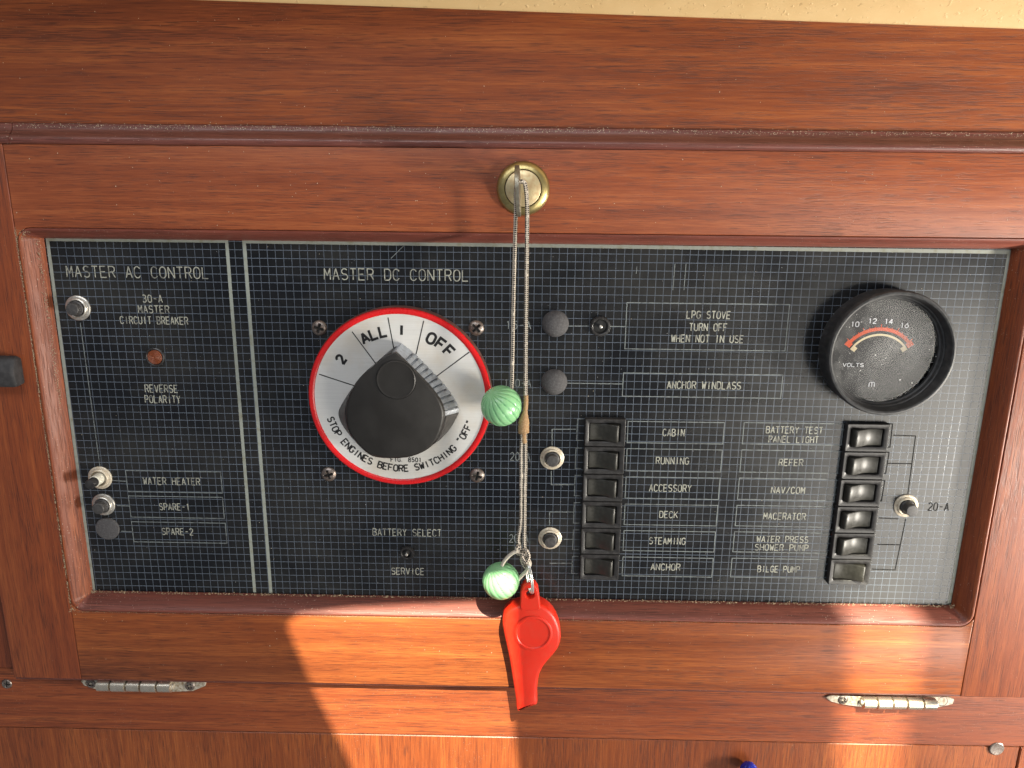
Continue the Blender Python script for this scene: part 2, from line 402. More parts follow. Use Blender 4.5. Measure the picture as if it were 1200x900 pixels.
# ---------------------------------------------------------------- single stroke lettering
def arc(cx, cy, rx, ry, a0, a1, n=7):
    return [(cx + rx * math.cos(math.radians(a0 + (a1 - a0) * k / n)), cy + ry * math.sin(math.radians(a0 + (a1 - a0) * k / n))) for k in range(n + 1)]
G = {
 'A': [[(0, 0), (2, 6), (4, 0)], [(.75, 2), (3.25, 2)]],
 'B': [[(0, 0), (0, 6), (2.4, 6)] + arc(2.4, 4.6, 1.3, 1.4, 80, -80) + [(2.4, 3.2), (.05, 3.2)], [(2.5, 3.15)] + arc(2.5, 1.6, 1.5, 1.6, 75, -80) + [(2.4, 0), (.05, 0)]],
 'C': [arc(2, 4, 2, 2, 25, 180) + arc(2, 2, 2, 2, 180, 335)],
 'D': [[(0, 0), (0, 6), (2, 6)] + arc(2, 4, 2, 2, 80, 0, 4) + arc(2, 2, 2, 2, 0, -80, 4) + [(2, 0), (.05, 0)]],
 'E': [[(3.8, 6), (0, 6), (0, 0), (3.8, 0)], [(.1, 3.1), (3.1, 3.1)]],
 'F': [[(3.8, 6), (0, 6), (0, 0)], [(.1, 3.1), (3.1, 3.1)]],
 'G': [arc(2, 4, 2, 2, 25, 180) + arc(2, 2, 2, 2, 180, 350) + [(4, 2.8), (2.4, 2.8)]],
 'H': [[(0, 0), (0, 6)], [(4, 0), (4, 6)], [(.1, 3.1), (3.9, 3.1)]],
 'I': [[(2, 0), (2, 6)]],
 'K': [[(0, 0), (0, 6)], [(4, 6), (.1, 2.2)], [(1.5, 3.5), (4, 0)]],
 'L': [[(0, 6), (0, 0), (3.7, 0)]],
 'M': [[(0, 0), (.2, 6), (2, 2), (3.8, 6), (4, 0)]],
 'N': [[(0, 0), (0, 6), (4, 0), (4, 6)]],
 'O': [arc(2, 4, 2, 2, 0, 180, 10) + arc(2, 2, 2, 2, 180, 360, 10) + [(4, 4)]],
 'P': [[(0, 0), (0, 6), (2.4, 6)] + arc(2.4, 4.4, 1.5, 1.6, 80, -80) + [(2.4, 2.8), (.1, 2.8)]],
 'R': [[(0, 0), (0, 6), (2.4, 6)] + arc(2.4, 4.5, 1.5, 1.5, 80, -80) + [(2.4, 3), (.1, 3)], [(2.2, 2.9), (4, 0)]],
 'S': [arc(2, 4.5, 1.85, 1.5, 30, 250) + arc(2, 1.55, 2, 1.55, 75, -150)],
 'T': [[(0, 6), (4, 6)], [(2, 5.9), (2, 0)]],
 'U': [[(0, 6), (0, 2)] + arc(2, 2, 2, 2, 190, 350, 9) + [(4, 2), (4, 6)]],
 'V': [[(0, 6), (2, 0), (4, 6)]],
 'W': [[(0, 6), (.9, 0), (2, 4.4), (3.1, 0), (4, 6)]],
 'Y': [[(0, 6), (2, 3), (4, 6)], [(2, 2.9), (2, 0)]],
 'X': [[(0, 0), (4, 6)], [(0, 6), (4, 0)]],
 '0': [arc(2, 4, 1.9, 2, 0, 180, 10) + arc(2, 2, 1.9, 2, 180, 360, 10) + [(3.9, 4)]],
 '1': [[(1.1, 4.9), (2.1, 6), (2.1, 0)]],
 '2': [arc(2, 4.3, 1.85, 1.7, 165, -25) + [(0, 0), (4, 0)]],
 '3': [arc(1.9, 4.55, 1.7, 1.45, 150, -75) + [(1.6, 3.1)], arc(1.9, 1.6, 2, 1.6, 75, -150)],
 '4': [[(3, 0), (3, 6), (0, 1.8), (4, 1.8)]],
 '5': [[(3.6, 6), (.5, 6), (.25, 3.4)] + arc(1.9, 1.95, 2, 1.95, 125, -150)],
 '6': [[(3.2, 6), (.6, 3.4)] + arc(2, 2, 2, 2, 150, 500, 14)],
 '8': [arc(2, 4.6, 1.6, 1.4, -90, 270, 14), arc(2, 1.6, 2, 1.6, 95, 445, 14)],
 '-': [[(.6, 3), (3.4, 3)]], '/': [[(.3, 0), (3.7, 6)]], '.': [[(.3, 0.4), (1.0, 0.4)]],
 '"': [[(1.3, 6.3), (1.1, 4.7)], [(2.7, 6.3), (2.5, 4.7)]], ' ': [],
}
def SP(ch):
    """strokes cut at their acute corners"""
    out = []
    for st in G[ch]:
        cur = [st[0]]
        for j in range(1, len(st)):
            cur.append(st[j])
            if j < len(st) - 1:
                a, b, c = st[j - 1], st[j], st[j + 1]
                u_, v_ = (b[0] - a[0], b[1] - a[1]), (c[0] - b[0], c[1] - b[1])
                if u_[0] * v_[0] + u_[1] * v_[1] < -0.15 * math.hypot(*u_) * math.hypot(*v_):
                    out.append(cur); cur = [b]
        out.append(cur)
    return out
def glyph(mb, ch, ox, oy, w, h, sw, d, ang=0.0):
    """lower left corner ox, oy (plan mm, y down), turned by ang"""
    ca, sa = math.cos(ang), math.sin(ang)
    for i, st in enumerate(SP(ch)):
        q = []
        for gx_, gy_ in st:
            X, Y = gx_ / 4 * w, -gy_ / 6 * h
            q.append((ox + X * ca - Y * sa, oy + X * sa + Y * ca))
        ribbon(mb, q, sw, d + 0.03 * i)
def textline(mb, txt, u0, u1, vc, hpx, sw, d):
    x0, yc = pp(u0, vc, d); x1, yc1 = pp(u1, vc, d)
    slope = 0.0
    h = abs(pp(u0, vc + hpx / 2, d)[1] - pp(u0, vc - hpx / 2, d)[1])
    n = len(txt); adv = (x1 - x0) / (n - 0.30); w = adv * 0.70
    yb = (yc + yc1) / 2 + h / 2
    for i, ch in enumerate(txt): glyph(mb, ch, x0 + adv * i, yb, w, h, sw, d)
    return mb

# ================================================================ cabinet woodwork
def box_poly(x0, y0, x1, y1): return [(x0, y0), (x1, y0), (x1, y1), (x0, y1)]
DF = 14.0                                            # the door's face stands 14 mm proud of the plate
PW, PH = 675.0, 274.5
MR = 10.6                                            # width of the moulding
ox0, oy0, ox1, oy1 = -MR, -8.0, PW + MR, PH + MR
door_top = pp(600, 174, DF)[1]; door_bot = pp(600, 805, DF)[1]
door_left = pp(8, 745, DF)[0]
cab = empty('wooden_cabinet', V(337, 400, 0), 'varnished mahogany cabinet face surrounding the panel door, in horizontal and upright boards', 'cabinet')
# upper board, leaning out very slightly
mb = MB(); ytop = -185
mb.loft([[(-160, door_top - 13.6, 0), (900, door_top - 13.6, 0), (900, door_top - 13.6, 9.0), (-160, door_top - 13.6, 9.0)],
         [(-160, ytop, 0), (900, ytop, 0), (900, ytop, 9.0), (-160, ytop, 9.0)]], True, True)
mb.build('upper_board', 'mahogany_top_board', cab)
# cornice strip between upper board and door: cove, then a rounded nose
def strip(x0, x1, prof, mat, name, parent, nx=2, label=None):
    mb = MB(); L = []
    for k in range(nx + 1):
        x = x0 + (x1 - x0) * k / nx; L.append([(x, y, d) for y, d in prof])
    ls = [mb.loop(q) for q in L]
    for i in range(nx): mb.bridge(ls[i], ls[i + 1])
    mb.cap(ls[0]); mb.cap(ls[-1])
    return mb.build(name, mat, parent, sharp=40, label=label)
T = door_top
cprof = [(T - 13.6, 0), (T - 13.6, 9.6), (T - 13.0, 10.4), (T - 11.2, 10.6), (T - 9.0, 11.2), (T - 7.2, 12.8), (T - 5.6, 14.8), (T - 4.0, 16.0), (T - 2.4, 16.1), (T - 1.0, 15.4), (T - 0.15, 14.0), (T - 0.15, 0)]
xj = pp(12, 158, 14)[0]
strip(xj + 0.15, 900, cprof, 'mahogany_cornice', 'cornice_strip', cab)
strip(-160, xj - 0.15, [(y, d + 0.5 if d else 0) for y, d in cprof], 'mahogany_cornice', 'cornice_strip', cab, label='short end of the cornice strip, greyer than the rest')
# lower rail and plywood below
lr0 = door_bot + 1.6; lr1 = pp(600, 864, 6)[1]
mb = slab(box_poly(-160, lr0 - 6, 900, lr1), [(0, -12), (0, 5.0), (1.2, 6.2)]); mb.build('lower_rail', 'mahogany_lower_rail', cab)
xs = pp(1193, 888, 5)[0]
mb = slab(box_poly(-160, lr1 + 0.7, xs - 0.5, lr1 + 190), [(0, -12), (0, 4.6), (0.6, 5.2)]); mb.build('lower_panel', 'mahogany_plywood', cab)
mb = slab(box_poly(xs + 0.3, lr1 + 0.7, 900, lr1 + 190), [(0, -12), (0, 5.0), (0.8, 5.8)]); mb.build('upright_board', 'mahogany_stile', cab)
mb = slab(box_poly(-160, door_top - 0.2, door_left - 1.5, lr0 - 6.4), [(0, -12), (0, 8.0), (1.0, 9.0)]); mb.build('side_board', 'mahogany_stile', cab)
mb = slab(box_poly(-170, -160, 910, lr1 + 200), [(0, -30), (0, -13)], cap0=True); mb.build('backing_board', 'seam_shadow_gap', cab)

# door of four boards with a routed moulding round the plate
door = empty('panel_door', V(337, door_bot, DF), 'mahogany door of two rails and two stiles framing the black switch panel', 'door')
RR = 11.0
def corner(cx, cy, a0, a1, r=RR, n=8): return [(cx + r * math.cos(math.radians(a0 + (a1 - a0) * k / n)), cy + r * math.sin(math.radians(a0 + (a1 - a0) * k / n))) for k in range(n + 1)]
e = 0.12
top_poly = [(ox0 + e, door_top), (ox1 - e, door_top), (ox1 - e, oy0 + RR * 0.62)] + corner(ox1 - RR, oy0 + RR, -28, -90) + corner(ox0 + RR, oy0 + RR, -90, -152) + [(ox0 + e, oy0 + RR * 0.62)]
bot_poly = [(ox0 + e, door_bot), (ox1 - e, door_bot), (ox1 - e, oy1 - RR * 0.62)] + corner(ox1 - RR, oy1 - RR, 28, 90) + corner(ox0 + RR, oy1 - RR, 90, 152) + [(ox0 + e, oy1 - RR * 0.62)]
slab(top_poly, [(0, 1), (0, DF - 0.5), (0.22, DF - 0.1), (0.5, DF)]).build('top_rail', 'mahogany_top_rail', door, sharp=50)
slab(bot_poly, [(0, 1), (0, DF - 0.5), (0.15, DF - 0.15), (0.45, DF)]).build('bottom_rail', 'mahogany_bottom_rail', door, sharp=50)
for (a_, b_, dd) in ((door_left, ox0 - e, 0.1), (ox1 + e, 860, 0.25)):
    slab(box_poly(a_, door_top + 0.01, b_, door_bot + (0.01 if a_ < 0 else 1.0)), [(0, 1), (0, DF - 0.5 + dd), (0.3, DF - 0.1 + dd), (0.7, DF + dd)]).build('stile', 'mahogany_stile', door, sharp=50)
drip = [(door_bot + 0.15, 1), (door_bot + 0.15, 11.6), (door_bot + 0.5, 12.5), (door_bot + 1.3, 12.7), (door_bot + 2.3, 12.2), (door_bot + 3.0, 11.0), (door_bot + 3.2, 9.4), (door_bot + 3.2, 1)]
strip(door_left + 0.5, 860, drip, 'mahogany_cornice', 'bottom_edge_strip', door)
# moulding: four mitred lengths round the opening, outer corners rounded
prof = [(0.0, 0.3), (0.5, 1.6), (1.0, 3.2), (2.4, 5.6), (4.0, 8.2), (5.6, 10.6), (7.2, 12.6), (8.6, 13.8), (9.6, 14.1), (10.2, 13.6), (10.45, 12.6)]
def ring(k, mr_top=1.0):
    """outline of the ring at run r of the profile, one list per side"""
    r, d = prof[k]
    f = r / MR
    x0, x1 = -r, PW + r; y0, y1 = -r * 8.0 / MR, PH + r
    rc = max(0.3, RR * f)
    return x0, y0, x1, y1, rc, d
def side_pts(k, which, n=10):
    x0, y0, x1, y1, rc, d = ring(k)
    c = {'tl': (x0 + rc, y0 + rc), 'tr': (x1 - rc, y0 + rc), 'br': (x1 - rc, y1 - rc), 'bl': (x0 + rc, y1 - rc)}
    def A(key, a0, a1): return [(c[key][0] + rc * math.cos(math.radians(a0 + (a1 - a0) * i / n)), c[key][1] + rc * math.sin(math.radians(a0 + (a1 - a0) * i / n)), d) for i in range(n + 1)]
    if which == 'top': return A('tl', -135, -90) + A('tr', -90, -45)
    if which == 'right': return A('tr', -45, 0) + A('br', 0, 45)
    if which == 'bottom': return A('br', 45, 90) + A('bl', 90, 135)
    return A('bl', 135, 180) + A('tl', 180, 225)
for which in ('top', 'right', 'bottom', 'left'):
    mb = MB(); mb.loft([side_pts(k, which) for k in range(len(prof))], False, False, closed=False)
    mb.build('moulding', 'mahogany_moulding' if which in ('top', 'bottom') else 'mahogany_side_moulding', door, sharp=60)

# cream deckhead above
hv = [pp(0, -8, 9.2), pp(1200, 34, 9.2)]
def hl(x): return hv[0][1] + (hv[1][1] - hv[0][1]) * (x - hv[0][0]) / (hv[1][0] - hv[0][0])
mb = MB(); nx = 40
pr = [(0, 9.1), (0.2, 11.5), (-1.0, 13.5), (-3.0, 15.5), (-10, 30), (-22, 60), (-40, 110), (-70, 180), (-70, 9.1)]
ls = [mb.loop([(x, hl(x) + q, d) for q, d in pr]) for x in [-160 + 1060 * k / nx for k in range(nx + 1)]]
for i in range(nx): mb.bridge(ls[i], ls[i + 1])
mb.cap(ls[0]); mb.cap(ls[-1])
o = mb.build('cabin_ceiling', 'cream_paint'); tag(o, kind='structure')

# ================================================================ face plate
panel = empty('switch_panel', V(337, 137, 0), 'black gridded electrical switch panel with white engraved lettering set in the wooden door', 'panel')
mb = MB(); mb.loft([[(-2, -2, -3), (PW + 2, -2, -3), (PW + 2, PH + 2, -3), (-2, PH + 2, -3)], [(-2, -2, 0), (PW + 2, -2, 0), (PW + 2, PH + 2, 0), (-2, PH + 2, 0)]], True, True)
fp = mb.build('face_plate', 'gridded_laminate', None, loc=(0, 0, 0))
fp.parent = panel; fp.location = -panel.location
def lines(segs, w, name, mat, d=0.12, label=None):
    mb = MB()
    for i, sg in enumerate(segs): ribbon(mb, [pp(u, v, d) for u, v in sg], w, d + 0.02 * i)
    return mb.build(name, mat, panel, label=label)
lines([[(55, 690), (55 - 2.5 + 0.5, 281.5), (267, 282.5), (298, 694)]][:0] or [[(298.5, 694), (265.5, 282.5), (55.5, 280.5), (110, 692)]], 2.4, 'border_line', 'silver_border')
lines([[(317.5, 695), (286, 283), (1183, 295.5), (1112.5, 707)]], 2.5, 'border_line', 'silver_border')
def rect_line(pts, name='label_outline', mat='engraved_grey', w=0.62):
    mb = MB(); ps = [pp(u, v, 0.16) for u, v in pts]
    xa = (ps[0][0] + ps[3][0]) / 2; xb = (ps[1][0] + ps[2][0]) / 2; ya = (ps[0][1] + ps[1][1]) / 2; yb = (ps[2][1] + ps[3][1]) / 2
    ribbon(mb, [(xa, ya), (xb, ya), (xb, yb), (xa, yb)], w, 0.16, closed=True)
    return mb.build(name, mat, panel)
rect_line([(735, 354.5), (924, 357), (921, 411.5), (732, 408.5)]); rect_line([(731, 436.5), (917, 440), (915, 467.5), (729, 463.5)])
rect_line([(147, 551), (258, 553.5), (261, 577.5), (150, 576.5)]); rect_line([(150.5, 581), (260.5, 583), (263, 607.5), (153.5, 606)]); rect_line([(154, 611.5), (264, 613), (266, 636.5), (157, 635)])
for i in range(6):
    a0 = (495, 527, 560, 592, 623, 654)[i]; b0 = (520, 553, 585, 616, 646.5, 676)[i]
    r0 = 849 - 2.6 * i; l0 = 736 - 1.2 * i
    rect_line([(l0, a0 - 1), (r0, a0), (r0 - 2, b0), (l0 - 1, b0 - 1)])
    l1 = 872 - 2.8 * i; r1 = 988 - 4.2 * i
    rect_line([(l1, a0), (r1, a0 + 2), (r1 - 2, b0 + 2), (l1 - 2, b0)])
cl = [[(94, 378), (117, 546)], [(131, 563), (148, 564)], [(137, 592.5), (152, 593)], [(142, 622.5), (156, 623)],
      [(666, 382), (692, 382)], [(715, 382.5), (734, 382.5)], [(664, 449), (730, 450)],
      [(647, 522), (647, 503), (675, 503)], [(684, 491), (677, 491), (675.5, 516), (683, 516)], [(646, 552), (646, 568), (674, 568)],
      [(682, 525), (675, 525), (674, 549), (681, 549)], [(681, 557), (674, 557), (673, 581), (680, 581)], [(644, 616), (644, 600), (672, 600)],
      [(680, 589), (673, 589), (672, 613), (679, 613)], [(679, 621), (672, 621), (671, 644), (678, 644)], [(661, 632), (671, 632)],
      [(644, 660), (671, 660)], [(678, 652), (671, 652), (670, 672), (677, 672)]]
for sg in cl: lines([sg], 0.6, 'circuit_line', 'engraved_grey')
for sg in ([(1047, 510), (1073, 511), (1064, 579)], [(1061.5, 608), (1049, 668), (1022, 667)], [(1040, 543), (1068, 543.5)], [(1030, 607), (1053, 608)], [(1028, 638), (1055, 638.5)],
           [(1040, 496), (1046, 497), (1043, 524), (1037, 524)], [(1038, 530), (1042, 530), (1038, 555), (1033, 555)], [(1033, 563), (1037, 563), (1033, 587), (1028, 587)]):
    lines([sg], 0.75, 'circuit_line', 'engraved_glare_dark')
for sg in ([(791, 309), (788.5, 340)], [(804, 309), (801.5, 340)], [(746.5, 312), (745.5, 321)], [(458, 303), (473, 288)]):
    lines([sg], 0.45, 'scratch', 'engraved_grey')
TX = [('MASTER AC CONTROL', 78, 244, 319, 13, 0.75), ('30-A', 167, 190, 350, 8.5, .7), ('MASTER', 162, 198, 362.5, 8.5, .7), ('CIRCUIT BREAKER', 141, 220, 375.5, 8.5, .7),
      ('REVERSE', 170, 208, 455.5, 8.5, .7), ('POLARITY', 170, 211, 468, 8.5, .7), ('WATER HEATER', 168, 234, 564, 8, .7), ('SPARE-1', 187, 222, 594, 7.5, .7), ('SPARE-2', 190, 226, 623, 7.5, .7),
      ('MASTER DC CONTROL', 380, 549, 322, 13, 0.75), ('BATTERY SELECT', 437, 517, 624, 8, .7), ('SERVICE', 459, 497, 669.5, 7.5, .7),
      ('LPG STOVE', 805, 856, 369, 8.5, .7), ('TURN OFF', 808, 852, 383.5, 8.5, .7), ('WHEN NOT IN USE', 787, 871, 397, 8.5, .7), ('ANCHOR WINDLASS', 782, 868, 451.5, 8.5, .7),
      ('CABIN', 777, 802, 507, 8, .7), ('RUNNING', 769, 807, 540, 8, .7), ('ACCESSORY', 761, 810, 572, 8, .7), ('DECK', 773, 794, 603, 7.5, .7), ('STEAMING', 761, 803, 634, 7.5, .7), ('ANCHOR', 763, 797, 664.5, 7.5, .7),
      ('BATTERY TEST', 898, 964, 504, 7.5, .68), ('PANEL LIGHT', 901, 959, 515, 7.5, .68), ('REFER', 913, 941, 542, 7.5, .7), ('NAV/COM', 904, 943, 574.5, 7.5, .7), ('MACERATOR', 895, 944, 605, 7.5, .7),
      ('WATER PRESS', 887, 947, 632, 7, .68), ('SHOWER PUMP', 885, 947, 641.7, 7, .68), ('BILGE PUMP', 888, 937, 667, 7, .7)]
for t_, u0, u1, vc, hp, sw in TX:
    textline(MB(), t_, u0, u1, vc, hp, sw, 0.26).build('lettering', 'engraved_white', panel, label='engraved white lettering reading ' + t_)
for t_, u0, u1, vc in (('15-A', 593, 622, 381), ('100-A', 591, 622, 449), ('20-A', 598, 621, 535), ('20-A', 597, 619, 631)):
    textline(MB(), t_, u0, u1, vc, 9, 0.6, 0.26).build('lettering', 'engraved_grey', panel, label='grey lettering reading ' + t_ + ' behind the cord')
textline(MB(), '20-A', 1088, 1112, 594, 9, 0.6, 0.26).build('lettering', 'engraved_glare_dark', panel, label='light lettering reading 20-A at the right edge, coloured dark as against glare')

# ================================================================ screw heads
def screw_head(mb, cx, cy, d, r, h=1.6, slot=0.17, turn=0.4, flat=False):
    nr, ns = 22, 72; prev = None
    base = mb.loop(circ(cx, cy, r, d - 0.6, ns))
    for k in range(nr + 1):
        rr = r * (1 - k / (nr + 0.15)); L = []
        for j in range(ns):
            a = 2 * PI * j / ns; x, y = rr * math.cos(a), rr * math.sin(a)
            z = h * (math.sqrt(max(0, 1 - 0.85 * (rr / r) ** 2)) - 0.387) / 0.613 if not flat else h * min(1, (1 - rr / r) * 8)
            xr, yr = x * math.cos(turn) + y * math.sin(turn), -x * math.sin(turn) + y * math.cos(turn)
            q = min(abs(xr), abs(yr)); ql = max(abs(xr), abs(yr))
            if q < r * slot and ql < r * 0.66: z -= 1.0 * h * (1 - (ql / (r * 0.62)) ** 2 * 0.6)
            L.append((cx + x, cy + y, d + z))
        lp = mb.loop(L)
        mb.bridge(prev if prev else base, lp); prev = lp
    mb.cap(prev); return mb

def screw_obj(c, d, r, h, turn, mat, parent=None, loc=None, flat=False):
    o = screw_head(MB(), c[0], c[1], d, r, h, turn=turn, flat=flat).build('screw', mat, parent, loc=loc, sharp=60)
    o.data.materials.append(MATS['dark_groove'])  # shade of the cross recess painted on as dark faces
    ctr = V(c[0], c[1], 0) - (ORG[parent.name] if parent else Vector(loc))
    for p in o.data.polygons:
        x, y = (p.center.x - ctr.x) * 1000, -(p.center.z - ctr.z) * 1000
        xr, yr = x * math.cos(turn) + y * math.sin(turn), -x * math.sin(turn) + y * math.cos(turn)
        if min(abs(xr), abs(yr)) < r * 0.15 and max(abs(xr), abs(yr)) < r * 0.62: p.material_index = 1
    return o

# ================================================================ battery switch
DC = pp(468.5, 467.5, 9); DR = (pp(575.5, 467, 9)[0] - pp(361.5, 467, 9)[0]) / 2
bs = empty('battery_switch', V(*DC, 0), 'round battery selector switch with red rim, silver dial and black pointer knob', 'switch')
lathe(*DC, [(DR + 0.6, 0.1), (DR + 0.8, 5), (DR + 0.2, 7.8)], 96, cap1=False).build('body', 'body_bakelite', bs)
lathe(*DC, [(DR + 0.1, 7.4), (DR, 8.6), (DR - 0.8, 9.6), (DR - 2.2, 9.9), (DR - 3.4, 9.5), (DR - 4.2, 8.9), (DR - 4.4, 8.2)], 96, cap1=False).build('rim', 'red_enamel', bs)
lathe(*DC, [(DR - 4.1, 8.0), (DR - 4.3, 8.6)], 96).build('dial', 'brushed_aluminium', bs)
def zp(a, b, d): return pp(340 + a / 3.75, 350 + b / 3.75, d)
mb = MB()
for k, (a, b) in enumerate((((127, 332), (283, 383)), ((272, 145), (385, 297)), ((430, 83), (457, 228)), ((587, 97), (553, 245)), ((787, 235), (645, 340)))):
    ribbon(mb, [zp(*a, 8.7), zp(*b, 8.7)], 0.75, 8.68)
mb.build('division_lines', 'black_print', bs)
def polar_text(mb, txt, r, adeg, h, w, gap, sw, d, inward=False):
    """text on a circle about the dial's centre; adeg = middle, measured clockwise from the top"""
    n = len(txt); step = (w + gap) / r
    for i, ch in enumerate(txt):
        k = i - (n - 1) / 2
        if inward:
            a = math.radians(adeg) - k * step; px_, py_ = DC[0] + math.sin(a) * r, DC[1] - math.cos(a) * r; ang = a + PI
        else:
            a = math.radians(adeg) + k * step; px_, py_ = DC[0] + math.sin(a) * r, DC[1] - math.cos(a) * r; ang = a
        X, Y = -w / 2, h / 2
        glyph(mb, ch, px_ + X * math.cos(ang) - Y * math.sin(ang), py_ + X * math.sin(ang) + Y * math.cos(ang), w, h, sw, d, ang)
    return mb
def dl(t): return 'black print reading ' + t
q = [math.degrees(math.atan2(a - 487, -(b - 443))) for a, b in ((678, 186), (372, 150), (503, 128), (220, 258))]
R_ = 0.5986 / 3.75 * 1.0
polar_text(MB(), 'OFF', 50.5, q[0], 7.6, 5.4, 2.4, 1.9, 8.7).build('lettering', 'black_print', bs, label=dl('OFF'))
polar_text(MB(), 'ALL', 50.5, q[1] + 1.2, 7.4, 5.0, 2.1, 1.8, 8.7).build('lettering', 'black_print', bs, label=dl('ALL'))
polar_text(MB(), 'I', 50.5, q[2], 6.8, 5, 2, 1.9, 8.7).build('lettering', 'black_print', bs, label=dl('I'))
polar_text(MB(), '2', 50.5, q[3], 6.8, 4.4, 2, 1.75, 8.7).build('lettering', 'black_print', bs, label=dl('2'))
polar_text(MB(), 'STOP ENGINES BEFORE SWITCHING "OFF"', 53.4, 180.5, 4.9, 2.95, 0.98, 1.0, 8.7, inward=True).build('lettering', 'black_print', bs, label=dl('STOP ENGINES BEFORE SWITCHING "OFF" round the lower edge'))
mb = MB(); x0, y0 = zp(443, 716, 8.7); x1, _ = zp(577, 716, 8.7)
for i, ch in enumerate('FIG. 8501'):
    a = (x1 - x0) / 8.7; glyph(mb, ch, x0 + a * i, y0, a * 0.68, 3.2, 0.58, 8.7)
mb.build('lettering', 'black_print', bs, label=dl('FIG. 8501 under the knob'))
# knob: outline of the pointer at the dial and at its face, ribs on both flanks
top_px = [(462, 236), (500, 272), (560, 332), (618, 395), (655, 448), (672, 505), (664, 565), (640, 622), (596, 665), (540, 691), (480, 700), (410, 698), (350, 682), (300, 640), (262, 585), (250, 525), (252, 462), (282, 383), (330, 325), (392, 275), (440, 243)]
bot_px = [(490, 197), (540, 236), (610, 305), (676, 375), (722, 440), (742, 487), (722, 535), (694, 580), (650, 625), (590, 660), (520, 690), (430, 700), (356, 688), (300, 640), (240, 570), (214, 510), (230, 462), (280, 387), (345, 315), (408, 257), (455, 218)]
TD = 37.0
AN = [(0, 5, 210), (5, 10, 180), (10, 16, 240), (16, 21, 210)]     # stretches: right flank, lower right, lower left, left flank
def dense(px, d):
    """closed outline resampled by its length within each stretch"""
    P = [zp(a, b, d) for a, b in px]; m_ = len(P); out = []
    def ev(t):
        i = int(t) % m_; f = t - int(t)
        p0, p1, p2, p3 = P[(i - 1) % m_], P[i], P[(i + 1) % m_], P[(i + 2) % m_]
        if i in (0, m_ - 1): return tuple(p1[c] + (p2[c] - p1[c]) * f for c in (0, 1))
        return tuple(0.5 * ((2 * p1[c]) + (p2[c] - p0[c]) * f + (2 * p0[c] - 5 * p1[c] + 4 * p2[c] - p3[c]) * f * f + (3 * p1[c] - p0[c] - 3 * p2[c] + p3[c]) * f ** 3) for c in (0, 1))
    for s0, s1, cnt in AN:
        Q = [ev(s0 + (s1 - s0) * k / 200 - (1e-9 if k == 200 else 0)) for k in range(201)]
        L = [0.0]
        for k in range(200): L.append(L[-1] + math.dist(Q[k], Q[k + 1]))
        j = 0
        for k in range(cnt):
            g = L[-1] * k / cnt
            while L[j + 1] < g: j += 1
            f = (g - L[j]) / max(1e-9, L[j + 1] - L[j]); out.append(tuple(Q[j][c] + (Q[j + 1][c] - Q[j][c]) * f for c in (0, 1)))
    return out
n = 840
tp, bp = dense(top_px, TD), dense(bot_px, 9.4)
def ribbed(poly, amp):
    ins = offset(poly, 1.0); out = []
    for k in range(n):
        if k < 210: t = k / 210
        elif k >= 630: t = (840 - k) / 210
        else: t = -1
        g = 0.0
        if 0.10 < t < 0.98:
            ph = (t * 12.5) % 1.0
            g = amp if ph < 0.20 else (amp * (1 - (ph - 0.20) / 0.06) if ph < 0.26 else (amp * (ph - 0.94) / 0.06 if ph > 0.94 else 0.0))
        out.append(tuple(poly[k][c] + (ins[k][c] - poly[k][c]) * g for c in (0, 1)))
    return out
kn = MB()
def lerp(a, b, f): return [tuple(p[c] + (q_[c] - p[c]) * f for c in (0, 1)) for p, q_ in zip(a, b)]
def dd(poly, d): return [(x, y, d) for x, y in poly]
kn.loft([dd(ribbed(bp, 2.0), 8.8), dd(ribbed(lerp(bp, tp, 0.18), 2.2), 14), dd(ribbed(lerp(bp, tp, 0.55), 2.2), 24), dd(ribbed(lerp(bp, tp, 0.88), 1.8), 33.5)], False, False)
kn.build('knob_grip', 'sky_grey_grip', bs, sharp=28, label='bright ribbed flanks of the pointer knob')
kn = MB(); t2 = offset(tp, 0.0)
kn.loft([dd(lerp(bp, tp, 0.87), 33.2), dd(lerp(bp, tp, 0.93), 35.2), dd(offset(tp, 0.2), 36.6), dd(offset(tp, 1.2), TD)])
kn.build('knob_cap', 'knob_plastic', bs, sharp=50)
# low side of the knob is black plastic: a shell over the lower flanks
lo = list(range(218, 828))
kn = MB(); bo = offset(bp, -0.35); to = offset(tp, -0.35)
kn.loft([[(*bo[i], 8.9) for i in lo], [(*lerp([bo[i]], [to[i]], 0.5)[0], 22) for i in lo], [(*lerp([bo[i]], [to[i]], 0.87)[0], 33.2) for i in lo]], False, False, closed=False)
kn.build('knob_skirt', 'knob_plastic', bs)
PC = zp(465, 357, TD); PR = (zp(553, 357, TD)[0] - zp(377, 357, TD)[0]) / 2
lathe(*PC, [(PR + 0.5, TD - 0.3), (PR + 0.5, TD + 0.06), (PR - 0.2, TD + 0.07)], 64, cap1=False).build('plug_groove', 'dark_groove', bs)
lathe(*PC, [(PR - 0.2, TD - 0.5), (PR - 0.25, TD + 0.5), (PR - 0.8, TD + 0.95), (PR - 1.6, TD + 0.8), (PR - 2.2, TD + 0.75)], 64).build('plug', 'knob_plastic', bs)
for i, (a, b) in enumerate(((374, 384.5), (558, 384.5), (385, 556), (559, 557.5))):
    screw_obj(pp(a, b, 1), 0.6, 5.6, 2.3, 0.3 + 0.5 * i, 'rusty_screw', bs)

